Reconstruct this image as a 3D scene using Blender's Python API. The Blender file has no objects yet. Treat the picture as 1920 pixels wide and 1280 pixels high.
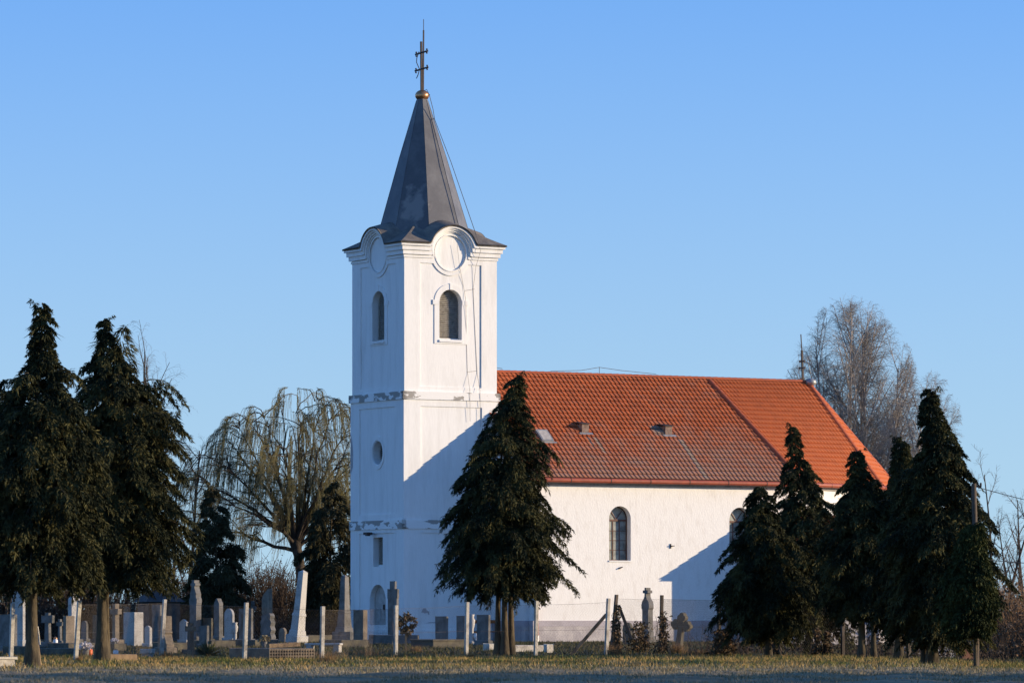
import bpy, bmesh, math, random
import numpy as np
from mathutils import Vector, Matrix
from mathutils.geometry import tessellate_polygon

S = bpy.context.scene
COL = S.collection
R = math.radians

# ---------------------------------------------------------------- camera
F, HY, EYE = 8400.0, 1160.0, 1.06          # focal length and horizon row in photo pixels, eye height
cam = bpy.data.cameras.new('camera')
cam.sensor_width = 36.0
cam.lens = F / 1920 * 36.0
cam.shift_y = (HY - 640) / 1920
cam.clip_start = 1.0
cam.clip_end = 9000.0
cam.dof.use_dof = True
cam.dof.focus_distance = 205.0
cam.dof.aperture_fstop = 8.0
camo = bpy.data.objects.new('camera', cam)
camo.location = (0, 0, EYE)
camo.rotation_euler = (R(90), 0, 0)
COL.objects.link(camo)
S.camera = camo

# ---------------------------------------------------------------- sky and sun
SUN_EL = R(10.4)
sv = Vector((0.999 * math.cos(SUN_EL), -0.035 * math.cos(SUN_EL), math.sin(SUN_EL)))
W = bpy.data.worlds.new('World')
S.world = W
W.use_nodes = True
wn = W.node_tree
bg = wn.nodes['Background']
def sky_node(ozone, dust, zk, z0):
    k = wn.nodes.new('ShaderNodeTexSky')
    k.sky_type = 'NISHITA'; k.sun_disc = False
    k.sun_elevation = SUN_EL; k.sun_rotation = R(92)
    k.altitude = 200; k.air_density = 1.0; k.dust_density = dust; k.ozone_density = ozone
    vm = wn.nodes.new('ShaderNodeVectorMath'); vm.operation = 'MULTIPLY'; vm.inputs[1].default_value = (1, 1, zk)
    va = wn.nodes.new('ShaderNodeVectorMath'); va.operation = 'ADD'; va.inputs[1].default_value = (0, 0, z0)
    vn = wn.nodes.new('ShaderNodeVectorMath'); vn.operation = 'NORMALIZE'
    wn.links.new(tc.outputs['Generated'], vm.inputs[0]); wn.links.new(vm.outputs[0], va.inputs[0])
    wn.links.new(va.outputs[0], vn.inputs[0]); wn.links.new(vn.outputs[0], k.inputs['Vector'])
    return k.outputs['Color']
tc = wn.nodes.new('ShaderNodeTexCoord')
deep = sky_node(5.6, 0.0, 1.2, .14)          # the clear blue above
pale = sky_node(1.0, 0.2, .5, .32)           # the whiter air low over the land
sz = wn.nodes.new('ShaderNodeSeparateXYZ'); wn.links.new(tc.outputs['Generated'], sz.inputs[0])
mr_ = wn.nodes.new('ShaderNodeMapRange'); mr_.interpolation_type = 'SMOOTHSTEP'
mr_.inputs[1].default_value = -.01; mr_.inputs[2].default_value = .20
wn.links.new(sz.outputs[2], mr_.inputs[0])
mx_ = wn.nodes.new('ShaderNodeMix'); mx_.data_type = 'RGBA'
def tint(sock, c):
    k = wn.nodes.new('ShaderNodeMix'); k.data_type = 'RGBA'; k.blend_type = 'MULTIPLY'; k.inputs[0].default_value = 1
    wn.links.new(sock, k.inputs[6]); k.inputs[7].default_value = (*c, 1); return k.outputs[2]
wn.links.new(mr_.outputs[0], mx_.inputs[0]); wn.links.new(tint(pale, (1.0, .95, .86)), mx_.inputs[6]); wn.links.new(tint(deep, (.93, .93, .99)), mx_.inputs[7])
wn.links.new(mx_.outputs[2], bg.inputs['Color'])
bg.inputs['Strength'].default_value = 0.148
sun = bpy.data.lights.new('sun', 'SUN')
sun.energy = 2.7
sun.angle = R(0.5)
sun.color = (1.0, 0.80, 0.55)
suno = bpy.data.objects.new('sun', sun)
suno.rotation_euler = (-sv).to_track_quat('-Z', 'Y').to_euler()
suno.location = sv * 60
COL.objects.link(suno)
S.view_settings.view_transform = 'Standard'
S.view_settings.look = 'None'
S.view_settings.exposure = 1.25
S.view_settings.gamma = 1.0
S.cycles.max_bounces = 6

# ---------------------------------------------------------------- helpers
def dist_at(y):                       # distance of a ground point seen at photo row y
    return EYE * F / (y - HY)

def P(px, py, D):                     # world point
    return Vector(((px - 960) * D / F, D, EYE + (HY - py) * D / F))

def tag(o, label=None, cat=None, group=None, kind=None):
    if label: o['label'] = label
    if cat: o['category'] = cat
    if group: o['group'] = group
    if kind: o['kind'] = kind
    return o

def empty(name, loc, rz=0.0):
    o = bpy.data.objects.new(name, None)
    o.empty_display_size = 0.3
    o.location = loc
    o.rotation_euler = (0, 0, rz)
    COL.objects.link(o)
    return o

def link(name, me, mat, parent=None, smooth=False):
    o = bpy.data.objects.new(name, me)
    COL.objects.link(o)
    if mat is not None:
        for m in (mat if isinstance(mat, (list, tuple)) else [mat]):
            me.materials.append(m)
    if parent is not None:
        o.parent = parent
    if smooth:
        me.polygons.foreach_set('use_smooth', [True] * len(me.polygons))
    return o

def from_bm(name, bm, mat, parent=None, smooth=False, bevel=0.0):
    if bevel > 0:
        bmesh.ops.remove_doubles(bm, verts=bm.verts, dist=1e-5)
        bmesh.ops.bevel(bm, geom=list(bm.edges), offset=bevel, segments=1, affect='EDGES', clamp_overlap=True)
    bmesh.ops.recalc_face_normals(bm, faces=bm.faces)
    me = bpy.data.meshes.new(name)
    bm.to_mesh(me)
    bm.free()
    return link(name, me, mat, parent, smooth)

def from_np(name, V, Fc, mat, parent=None, smooth=False):
    """V (n,3), Fc (m,k) with k = 3 or 4"""
    V = np.asarray(V, np.float32); Fc = np.asarray(Fc, np.int32)
    me = bpy.data.meshes.new(name)
    me.vertices.add(len(V)); me.vertices.foreach_set('co', V.ravel())
    m, k = Fc.shape
    me.loops.add(m * k); me.loops.foreach_set('vertex_index', Fc.ravel())
    me.polygons.add(m)
    me.polygons.foreach_set('loop_start', np.arange(0, m * k, k, dtype=np.int32))
    me.update(calc_edges=True)
    me.validate()
    return link(name, me, mat, parent, smooth)

def box(bm, x0, x1, y0, y1, z0, z1):
    v = [bm.verts.new((x, y, z)) for z in (z0, z1) for y in (y0, y1) for x in (x0, x1)]
    for f in ((0, 1, 3, 2), (4, 5, 7, 6), (0, 1, 5, 4), (2, 3, 7, 6), (0, 2, 6, 4), (1, 3, 7, 5)):
        bm.faces.new([v[i] for i in f])
    return v

def frustum(bm, w0, d0, z0, w1, d1, z1, cx=0, cy=0, ox=0, oy=0):
    a = [bm.verts.new((cx + sx * w0 / 2, cy + sy * d0 / 2, z0)) for sx, sy in ((-1, -1), (1, -1), (1, 1), (-1, 1))]
    b = [bm.verts.new((cx + ox + sx * w1 / 2, cy + oy + sy * d1 / 2, z1)) for sx, sy in ((-1, -1), (1, -1), (1, 1), (-1, 1))]
    bm.faces.new(a); bm.faces.new(b)
    for i in range(4):
        bm.faces.new((a[i], a[(i + 1) % 4], b[(i + 1) % 4], b[i]))

def prism(bm, pts, y0, y1):
    """outline pts (x,z) extruded along y"""
    a = [bm.verts.new((x, y0, z)) for x, z in pts]
    b = [bm.verts.new((x, y1, z)) for x, z in pts]
    n = len(pts)
    for i in range(n):
        bm.faces.new((a[i], a[(i + 1) % n], b[(i + 1) % n], b[i]))
    tris = tessellate_polygon([[Vector((x, z, 0)) for x, z in pts]])
    for t in tris:
        for ring in (a, b):
            try: bm.faces.new([ring[i] for i in t])
            except ValueError: pass

def sheet(bm, T, outline, holes, n):
    """flat face with holes, T maps (a, z, n) to a point"""
    loops = [outline] + holes
    flat = [p for l in loops for p in l]
    vs = [bm.verts.new(T(a, z, n)) for a, z in flat]
    for t in tessellate_polygon([[Vector((a, z, 0)) for a, z in l] for l in loops]):
        try: bm.faces.new([vs[i] for i in t])
        except ValueError: pass

def rim(bm, T, loop, n0, n1):
    a = [bm.verts.new(T(p, q, n0)) for p, q in loop]
    b = [bm.verts.new(T(p, q, n1)) for p, q in loop]
    k = len(loop)
    for i in range(k):
        bm.faces.new((a[i], a[(i + 1) % k], b[(i + 1) % k], b[i]))

def solid(bm, T, outline, holes, n0, n1):
    sheet(bm, T, outline, holes, n1)
    sheet(bm, T, outline, holes, n0)
    for l in [outline] + holes:
        rim(bm, T, l, n0, n1)

def rect(a0, a1, z0, z1):
    return [(a0, z0), (a1, z0), (a1, z1), (a0, z1)]

def arch(c, hw, z0, zs, n=14):
    """rectangle with a semicircular head, springing at zs"""
    p = [(c - hw, z0), (c + hw, z0)]
    for i in range(n + 1):
        t = math.pi * i / n
        p.append((c + hw * math.cos(t), zs + hw * math.sin(t)))
    return p

def circle(c, z, rx, rz=None, n=28):
    rz = rz or rx
    return [(c + rx * math.cos(2 * math.pi * i / n), z + rz * math.sin(2 * math.pi * i / n)) for i in range(n)]

def tube_np(polys, sides=3):
    """polys: list of (pts (n,3), radii (n,)) -> V, F (quads)"""
    Vs, Fs, base = [], [], 0
    ang = np.arange(sides) * 2 * np.pi / sides
    ca, sa = np.cos(ang), np.sin(ang)
    for pts, rad in polys:
        pts = np.asarray(pts, float); rad = np.asarray(rad, float)
        n = len(pts)
        t = np.empty_like(pts)
        t[1:-1] = pts[2:] - pts[:-2]; t[0] = pts[1] - pts[0]; t[-1] = pts[-1] - pts[-2]
        t /= np.linalg.norm(t, axis=1, keepdims=True) + 1e-9
        d = pts[-1] - pts[0]
        ref = np.array([0, 0, 1.0]) if abs(d[2]) < 0.8 * np.linalg.norm(d) else np.array([1.0, 0.1, 0])
        a = np.cross(t, ref); a /= np.linalg.norm(a, axis=1, keepdims=True) + 1e-9
        b = np.cross(t, a)
        V = pts[:, None, :] + rad[:, None, None] * (ca[None, :, None] * a[:, None, :] + sa[None, :, None] * b[:, None, :])
        Vs.append(V.reshape(-1, 3))
        i = np.arange(n - 1)[:, None] * sides; j = np.arange(sides)[None, :]; j2 = (j + 1) % sides
        Fs.append(np.stack([i + j, i + j2, i + sides + j2, i + sides + j], -1).reshape(-1, 4) + base)
        base += n * sides
    return np.concatenate(Vs), np.concatenate(Fs)

def tubes(name, polys, mat, parent=None, sides=6, smooth=True):
    V, Fc = tube_np(polys, sides)
    return from_np(name, V, Fc, mat, parent, smooth)

def line(*pts, r=0.012):
    return (np.array([tuple(p) for p in pts], float), np.full(len(pts), r))

# ---------------------------------------------------------------- materials
def mat(name, col, rough=0.85, col2=None, scale=3.0, lo=0.4, hi=0.65, bump=0.0, bscale=30.0, bdist=0.02,
        vscale=(1, 1, 1), metal=0.0, spec=0.3, detail=5.0, fine=0.0):
    m = bpy.data.materials.new(name)
    m.use_nodes = True
    nt = m.node_tree
    b = nt.nodes['Principled BSDF']
    b.inputs['Roughness'].default_value = rough
    b.inputs['Metallic'].default_value = metal
    b.inputs['Specular IOR Level'].default_value = spec
    b.inputs['Base Color'].default_value = (*col, 1)
    c = nt.nodes.new('ShaderNodeTexCoord')
    mp = nt.nodes.new('ShaderNodeMapping')
    mp.inputs['Scale'].default_value = vscale
    nt.links.new(c.outputs['Object'], mp.inputs['Vector'])
    src = None
    if col2 is not None:
        n = nt.nodes.new('ShaderNodeTexNoise')
        n.inputs['Scale'].default_value = scale
        n.inputs['Detail'].default_value = detail
        n.inputs['Roughness'].default_value = 0.6
        nt.links.new(mp.outputs[0], n.inputs['Vector'])
        r = nt.nodes.new('ShaderNodeMapRange')
        r.inputs[1].default_value = lo; r.inputs[2].default_value = hi
        nt.links.new(n.outputs['Fac'], r.inputs[0])
        mx = nt.nodes.new('ShaderNodeMix'); mx.data_type = 'RGBA'
        mx.inputs[6].default_value = (*col, 1); mx.inputs[7].default_value = (*col2, 1)
        nt.links.new(r.outputs[0], mx.inputs[0])
        nt.links.new(mx.outputs[2], b.inputs['Base Color'])
        src = mx.outputs[2]
    if fine > 0:
        n = nt.nodes.new('ShaderNodeTexNoise')
        n.inputs['Scale'].default_value = scale * 9
        n.inputs['Detail'].default_value = 3
        nt.links.new(mp.outputs[0], n.inputs['Vector'])
        hs = nt.nodes.new('ShaderNodeHueSaturation')
        r = nt.nodes.new('ShaderNodeMapRange')
        r.inputs[1].default_value = 0.3; r.inputs[2].default_value = 0.7
        r.inputs[3].default_value = 1 - fine; r.inputs[4].default_value = 1 + fine
        nt.links.new(n.outputs['Fac'], r.inputs[0])
        nt.links.new(r.outputs[0], hs.inputs['Value'])
        if src is not None: nt.links.new(src, hs.inputs['Color'])
        else: hs.inputs['Color'].default_value = (*col, 1)
        nt.links.new(hs.outputs[0], b.inputs['Base Color'])
    if bump > 0:
        n2 = nt.nodes.new('ShaderNodeTexNoise')
        n2.inputs['Scale'].default_value = bscale
        n2.inputs['Detail'].default_value = 4
        nt.links.new(mp.outputs[0], n2.inputs['Vector'])
        bp = nt.nodes.new('ShaderNodeBump')
        bp.inputs['Strength'].default_value = bump
        bp.inputs['Distance'].default_value = bdist
        nt.links.new(n2.outputs['Fac'], bp.inputs['Height'])
        nt.links.new(bp.outputs[0], b.inputs['Normal'])
    return m

M = {}
M['white'] = mat('white_limewash', (.80, .79, .76), .9, (.68, .665, .63), .9, .48, .8, .35, 9, .012, vscale=(2.2, 2.2, .35), fine=.03)
M['peel'] = mat('peeling_limewash', (.80, .79, .76), .9, (.33, .31, .28), 1.15, .555, .575, .35, 9, .012, vscale=(1, 1, 2.2))
M['rough_white'] = mat('rough_white_render', (.80, .78, .74), .92, (.70, .67, .62), 2.2, .5, .75, .55, 13, .02, vscale=(1.7, 1.7, .55), fine=.05)
M['plinth'] = mat('grey_plinth_render', (.36, .33, .33), .92, (.50, .46, .44), 1.6, .4, .65, .6, 10, .03, fine=.08)
M['plinth_band'] = mat('mauve_plinth_paint', (.42, .38, .40), .9, (.36, .33, .34), 2, .4, .65, .4, 12, .02)
M['spire'] = mat('painted_sheet_metal', (.105, .105, .112), .55, (.145, .145, .15), .8, .42, .62, .15, 4, .02, fine=.06)
M['skirt'] = mat('weathered_sheet_metal', (.13, .115, .10), .7, (.22, .19, .155), 1.7, .4, .62, .35, 6, .02, fine=.1)
M['copper'] = mat('copper', (.60, .30, .14), .38, (.30, .17, .10), 3, .45, .7, .1, 5, .01, metal=.85)
M['iron'] = mat('dark_iron', (.035, .028, .026), .6, (.07, .04, .03), 8, .45, .65)
M['louvre'] = mat('grey_louvre_wood', (.36, .33, .28), .85, (.22, .20, .17), 6, .4, .65, .2, 20, .01)
M['dark'] = mat('dark_interior', (.012, .012, .013), .9)
M['gutter'] = mat('red_brown_gutter', (.36, .085, .045), .5, (.28, .07, .04), 4, .4, .6)
M['soffit'] = mat('grey_soffit', (.46, .43, .39), .9, (.36, .33, .30), 5, .4, .6)
M['ridge'] = mat('ridge_tile', (.44, .105, .04), .75, (.34, .085, .04), 3, .4, .6, .2, 12, .01, fine=.08)
M['clean_tile'] = mat('clean_roof_tile', (.47, .115, .033), .7, (.40, .098, .031), 2.5, .42, .6, .15, 14, .01, fine=.10)
M['glass'] = mat('dusty_glass', (.27, .28, .24), .45, (.12, .125, .11), 2.5, .42, .62, .1, 5, .01, spec=.5, fine=.15)
M['frame'] = mat('brown_window_frame', (.14, .07, .05), .6, (.10, .05, .035), 5)
M['grey_metal'] = mat('zinc', (.36, .36, .35), .45, (.26, .26, .26), 4, .4, .6, metal=.3)
M['rust'] = mat('rusty_sheet', (.16, .10, .075), .8, (.26, .19, .15), 7, .4, .62)
M['stone_white'] = mat('pale_limestone', (.48, .455, .41), .9, (.27, .25, .22), 2.2, .5, .72, .3, 20, .01, fine=.08)
M['stone_grey'] = mat('grey_stone', (.19, .18, .165), .9, (.10, .095, .08), 2.5, .42, .65, .4, 16, .015, fine=.1)
M['stone_brown'] = mat('brown_stone', (.25, .20, .145), .9, (.12, .10, .08), 2.5, .42, .65, .4, 16, .015, fine=.1)
M['stone_dark'] = mat('mossy_dark_stone', (.085, .075, .06), .9, (.15, .13, .085), 3, .45, .65, .5, 14, .02)
M['concrete'] = mat('old_concrete', (.55, .51, .43), .92, (.30, .27, .23), 4, .45, .68, .5, 18, .015, fine=.1)
M['wood'] = mat('weathered_wood', (.30, .21, .12), .9, (.16, .11, .07), 5, .42, .62, .3, 20, .01, vscale=(1, 1, .3))
M['dark_wood'] = mat('dark_tarred_wood', (.07, .055, .04), .9, (.13, .10, .075), 4, .42, .62, .4, 14, .02, vscale=(1, 1, .3))
M['bark'] = mat('conifer_bark', (.105, .08, .045), .95, (.045, .036, .024), 5, .42, .62, .8, 10, .05, vscale=(1, 1, .35), fine=.12)
M['bark_grey'] = mat('bare_tree_bark', (.09, .068, .05), .95, (.05, .04, .03), 3, .42, .62, .5, 8, .04)
M['birch'] = mat('birch_bark', (.58, .50, .43), .85, (.16, .125, .10), 1.4, .42, .62, .2, 10, .02)
M['birch_twig'] = mat('birch_twig', (.27, .24, .21), .9)
M['willow_twig'] = mat('willow_twig', (.135, .118, .06), .9, (.215, .18, .062), .7, .42, .6)
M['bare_twig'] = mat('bare_twig', (.15, .105, .075), .95, (.09, .065, .05), .4, .42, .6)
M['leaf'] = mat('cypress_foliage', (.020, .024, .010), .8, (.115, .102, .034), 1.6, .44, .68, fine=.3, spec=.15)  # olive second tone paints sunlit flecks into the near-black foliage
M['leaf_green'] = mat('thuja_foliage', (.022, .030, .009), .8, (.075, .080, .022), 1.2, .42, .64, fine=.3, spec=.15)
M['yew'] = mat('yew_foliage', (.048, .046, .024), .85, (.095, .080, .036), 1.0, .42, .64, fine=.25, spec=.1)
M['ivy'] = mat('dry_ivy_leaves', (.13, .075, .035), .85, (.07, .055, .025), 4, .4, .6, fine=.3)
M['thicket'] = mat('dead_scrub', (.075, .052, .036), .95, (.04, .03, .022), .35, .4, .62, fine=.25)
M['thicket_tan'] = mat('dead_hedge', (.22, .135, .075), .95, (.12, .08, .05), .5, .4, .62, fine=.25)
M['grass'] = mat('winter_grass', (.115, .135, .028), .9, (.44, .28, .10), .6, .44, .56, fine=.3, detail=8)
M['dark_grass'] = mat('shaded_rank_grass', (.055, .065, .020), .9, (.12, .085, .04), .4, .45, .6, fine=.3)  # darker than the verge grass: graveyard shade is put into its colour
M['straw'] = mat('dead_field_grass', (.37, .30, .18), .95, (.19, .165, .09), .5, .4, .6, fine=.25)
M['tuft'] = mat('dry_tuft', (.33, .20, .09), .9, (.24, .14, .06), 3, .4, .6, fine=.2)
M['yucca'] = mat('yucca_leaf', (.055, .075, .022), .6, (.09, .09, .03), 3, .4, .6)
M['wire'] = mat('galvanised_wire', (.16, .13, .10), .6, (.10, .08, .06), 5, metal=.2)
M['cable'] = mat('grey_cable', (.10, .09, .085), .6)
M['orange'] = mat('orange_plank', (.42, .13, .03), .7, (.32, .10, .03), 6)
M['white_plastic'] = mat('white_plastic', (.78, .77, .74), .5)
M['red_plastic'] = mat('orange_red_plastic', (.70, .14, .03), .45)
M['petal'] = mat('pale_petals', (.75, .70, .68), .8)
M['wreath'] = mat('withered_wreath', (.10, .065, .04), .9, (.16, .12, .06), 12, .4, .6)
M['shed_roof'] = mat('dark_shed_roof', (.05, .042, .045), .8, (.08, .065, .06), 3)
M['shed_wall'] = mat('shed_wall', (.09, .085, .08), .9, (.05, .045, .04), 2)
M['brick'] = mat('brown_brick', (.22, .10, .06), .9, (.14, .07, .05), 6)

def tile_mat():
    """roof tile, lichen greyed towards the eave and in streaks under the vents"""
    m = mat('dirty_roof_tile', (.44, .108, .034), .75, (.34, .085, .032), 2.5, .42, .6, .15, 14, .01, fine=.12)
    nt = m.node_tree; b = nt.nodes['Principled BSDF']
    src = b.inputs['Base Color'].links[0].from_socket
    c = nt.nodes.new('ShaderNodeTexCoord'); sp = nt.nodes.new('ShaderNodeSeparateXYZ')
    nt.links.new(c.outputs['Object'], sp.inputs[0])
    # each tile burnt a little differently
    tu = nt.nodes.new('ShaderNodeVectorMath'); tu.operation = 'MULTIPLY'; tu.inputs[1].default_value = (1 / .24, 0, 23 / 5.27)
    nt.links.new(c.outputs['Object'], tu.inputs[0])
    tf = nt.nodes.new('ShaderNodeVectorMath'); tf.operation = 'FLOOR'; nt.links.new(tu.outputs[0], tf.inputs[0])
    wnz = nt.nodes.new('ShaderNodeTexWhiteNoise'); nt.links.new(tf.outputs[0], wnz.inputs['Vector'])
    wr = nt.nodes.new('ShaderNodeMapRange'); wr.inputs[3].default_value = .87; wr.inputs[4].default_value = 1.10
    nt.links.new(wnz.outputs['Value'], wr.inputs[0])
    hv = nt.nodes.new('ShaderNodeHueSaturation'); nt.links.new(src, hv.inputs['Color']); nt.links.new(wr.outputs[0], hv.inputs['Value']); src = hv.outputs[0]
    h = nt.nodes.new('ShaderNodeMapRange'); h.inputs[1].default_value = 10.8; h.inputs[2].default_value = 7.7
    h.inputs[3].default_value = -.12; h.inputs[4].default_value = .50
    nt.links.new(sp.outputs[2], h.inputs[0])
    hx = nt.nodes.new('ShaderNodeMapRange'); hx.inputs[1].default_value = 5; hx.inputs[2].default_value = 15
    hx.inputs[3].default_value = -.08; hx.inputs[4].default_value = .12
    nt.links.new(sp.outputs[0], hx.inputs[0])
    n = nt.nodes.new('ShaderNodeTexNoise'); n.inputs['Scale'].default_value = 1.1; n.inputs['Detail'].default_value = 7
    nt.links.new(c.outputs['Object'], n.inputs['Vector'])
    a = nt.nodes.new('ShaderNodeMath'); a.operation = 'ADD'
    nt.links.new(h.outputs[0], a.inputs[0]); nt.links.new(n.outputs['Fac'], a.inputs[1])
    a2 = nt.nodes.new('ShaderNodeMath'); a2.operation = 'ADD'
    nt.links.new(a.outputs[0], a2.inputs[0]); nt.links.new(hx.outputs[0], a2.inputs[1])
    r = nt.nodes.new('ShaderNodeMapRange'); r.inputs[1].default_value = .5; r.inputs[2].default_value = 1.0
    r.inputs[3].default_value = 0; r.inputs[4].default_value = .62
    nt.links.new(a2.outputs[0], r.inputs[0])
    fac = r.outputs[0]
    # rain-washed grey streaks below the two vents: bands narrow in u, reaching down the slope
    for u0, z1, z0, wd in ((9.55, 9.75, 8.9, .11), (9.15, 9.75, 9.25, .08), (14.35, 9.75, 7.7, .20), (13.5, 10.4, 9.9, .5)):
        s = nt.nodes.new('ShaderNodeMath'); s.operation = 'SUBTRACT'; s.inputs[1].default_value = u0
        nt.links.new(sp.outputs[0], s.inputs[0])
        ab = nt.nodes.new('ShaderNodeMath'); ab.operation = 'ABSOLUTE'; nt.links.new(s.outputs[0], ab.inputs[0])
        q = nt.nodes.new('ShaderNodeMapRange'); q.inputs[1].default_value = wd; q.inputs[2].default_value = wd * .6
        nt.links.new(ab.outputs[0], q.inputs[0])
        t1 = nt.nodes.new('ShaderNodeMapRange'); t1.inputs[1].default_value = z1; t1.inputs[2].default_value = z1 - .06
        nt.links.new(sp.outputs[2], t1.inputs[0])
        t2 = nt.nodes.new('ShaderNodeMapRange'); t2.inputs[1].default_value = z0 - .1; t2.inputs[2].default_value = z0 + .1
        nt.links.new(sp.outputs[2], t2.inputs[0])
        k1 = nt.nodes.new('ShaderNodeMath'); k1.operation = 'MULTIPLY'
        nt.links.new(q.outputs[0], k1.inputs[0]); nt.links.new(t1.outputs[0], k1.inputs[1])
        k2 = nt.nodes.new('ShaderNodeMath'); k2.operation = 'MULTIPLY'
        nt.links.new(k1.outputs[0], k2.inputs[0]); nt.links.new(t2.outputs[0], k2.inputs[1])
        k3 = nt.nodes.new('ShaderNodeMath'); k3.operation = 'MULTIPLY'; k3.inputs[1].default_value = 1.0
        nt.links.new(k2.outputs[0], k3.inputs[0])
        mxm = nt.nodes.new('ShaderNodeMath'); mxm.operation = 'MAXIMUM'
        nt.links.new(fac, mxm.inputs[0]); nt.links.new(k3.outputs[0], mxm.inputs[1])
        fac = mxm.outputs[0]
    mx = nt.nodes.new('ShaderNodeMix'); mx.data_type = 'RGBA'
    nt.links.new(fac, mx.inputs[0]); nt.links.new(src, mx.inputs[6])
    mx.inputs[7].default_value = (.28, .195, .15, 1)
    nt.links.new(mx.outputs[2], b.inputs['Base Color'])
    return m
M['tile'] = tile_mat()

def peel_mat():
    """the limewash has come off more on the weather (west) side"""
    nt = M['peel'].node_tree
    mr = [n for n in nt.nodes if n.type == 'MAP_RANGE'][0]
    src = mr.inputs[0].links[0].from_socket
    c = nt.nodes.new('ShaderNodeTexCoord'); sp = nt.nodes.new('ShaderNodeSeparateXYZ'); nt.links.new(c.outputs['Object'], sp.inputs[0])
    w = nt.nodes.new('ShaderNodeMapRange'); w.inputs[1].default_value = -.08; w.inputs[2].default_value = .1; w.inputs[3].default_value = .06; w.inputs[4].default_value = .005
    nt.links.new(sp.outputs[0], w.inputs[0])
    ad = nt.nodes.new('ShaderNodeMath'); ad.operation = 'ADD'; nt.links.new(src, ad.inputs[0]); nt.links.new(w.outputs[0], ad.inputs[1])
    nt.links.new(ad.outputs[0], mr.inputs[0])
peel_mat()

def spire_mat():
    """dark painted sheets with one bare, flaked pale patch low on the west side"""
    m = M['spire']; nt = m.node_tree; b = nt.nodes['Principled BSDF']
    src = b.inputs['Base Color'].links[0].from_socket
    c = nt.nodes.new('ShaderNodeTexCoord')
    mp = nt.nodes.new('ShaderNodeMapping')
    mp.inputs['Location'].default_value = (-1.0, -1.2, -20.75)
    nt.links.new(c.outputs['Object'], mp.inputs['Vector'])
    mp2 = nt.nodes.new('ShaderNodeMapping'); mp2.inputs['Scale'].default_value = (.75, 1.0, .55)
    nt.links.new(mp.outputs[0], mp2.inputs['Vector'])
    ln = nt.nodes.new('ShaderNodeVectorMath'); ln.operation = 'LENGTH'
    nt.links.new(mp2.outputs[0], ln.inputs[0])
    n = nt.nodes.new('ShaderNodeTexNoise'); n.inputs['Scale'].default_value = 2.2; n.inputs['Detail'].default_value = 6
    nt.links.new(c.outputs['Object'], n.inputs['Vector'])
    ad = nt.nodes.new('ShaderNodeMath'); ad.operation = 'MULTIPLY_ADD'
    ad.inputs[1].default_value = 1.3
    nt.links.new(n.outputs['Fac'], ad.inputs[0]); nt.links.new(ln.outputs['Value'], ad.inputs[2])
    r = nt.nodes.new('ShaderNodeMapRange'); r.inputs[1].default_value = 1.36; r.inputs[2].default_value = 1.12
    nt.links.new(ad.outputs[0], r.inputs[0])
    mx = nt.nodes.new('ShaderNodeMix'); mx.data_type = 'RGBA'
    nt.links.new(r.outputs[0], mx.inputs[0]); nt.links.new(src, mx.inputs[6])
    mx.inputs[7].default_value = (.24, .225, .215, 1)
    nt.links.new(mx.outputs[2], b.inputs['Base Color'])
spire_mat()

# ---------------------------------------------------------------- ground
def ground_mat():
    m = bpy.data.materials.new('ground_soil_and_grass'); m.use_nodes = True
    nt = m.node_tree; b = nt.nodes['Principled BSDF']
    b.inputs['Roughness'].default_value = .95; b.inputs['Specular IOR Level'].default_value = .1
    c = nt.nodes.new('ShaderNodeTexCoord'); sp = nt.nodes.new('ShaderNodeSeparateXYZ')
    nt.links.new(c.outputs['Object'], sp.inputs[0])
    def noise(s, d=6):
        n = nt.nodes.new('ShaderNodeTexNoise'); n.inputs['Scale'].default_value = s; n.inputs['Detail'].default_value = d
        nt.links.new(c.outputs['Object'], n.inputs['Vector']); return n.outputs['Fac']
    def mr(s, a, z, o0=0, o1=1):
        r = nt.nodes.new('ShaderNodeMapRange'); r.inputs[1].default_value = a; r.inputs[2].default_value = z
        r.inputs[3].default_value = o0; r.inputs[4].default_value = o1; nt.links.new(s, r.inputs[0]); return r.outputs[0]
    def mixc(f, a, z):
        x = nt.nodes.new('ShaderNodeMix'); x.data_type = 'RGBA'; nt.links.new(f, x.inputs[0])
        for i, q in ((6, a), (7, z)):
            if isinstance(q, tuple): x.inputs[i].default_value = (*q, 1)
            else: nt.links.new(q, x.inputs[i])
        return x.outputs[2]
    field = mixc(mr(noise(.35), .4, .6), (.31, .25, .155), (.20, .165, .10))
    field = mixc(mr(noise(3), .55, .7), field, (.13, .105, .08))
    verge = mixc(mr(noise(.5), .42, .58), (.11, .115, .026), (.27, .18, .075))
    yy = nt.nodes.new('ShaderNodeMath'); yy.operation = 'MULTIPLY_ADD'; yy.inputs[1].default_value = 5.0
    nt.links.new(noise(.25), yy.inputs[0]); nt.links.new(sp.outputs[1], yy.inputs[2])
    col = mixc(mr(yy.outputs[0], 100, 105), field, verge)
    cem = mixc(mr(noise(.8), .42, .6), (.050, .050, .022), (.085, .060, .036))  # dark soil and grass, with shade behind the fence mixed into the colour
    y2 = nt.nodes.new('ShaderNodeMath'); y2.operation = 'MULTIPLY_ADD'; y2.inputs[1].default_value = 9.0
    nt.links.new(noise(.3), y2.inputs[0]); nt.links.new(sp.outputs[1], y2.inputs[2])
    col = mixc(mr(y2.outputs[0], 124, 131), col, cem)
    nt.links.new(col, b.inputs['Base Color'])
    bp = nt.nodes.new('ShaderNodeBump'); bp.inputs['Strength'].default_value = .8; bp.inputs['Distance'].default_value = .08
    nt.links.new(noise(5, 5), bp.inputs['Height']); nt.links.new(bp.outputs[0], b.inputs['Normal'])
    return m

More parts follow.
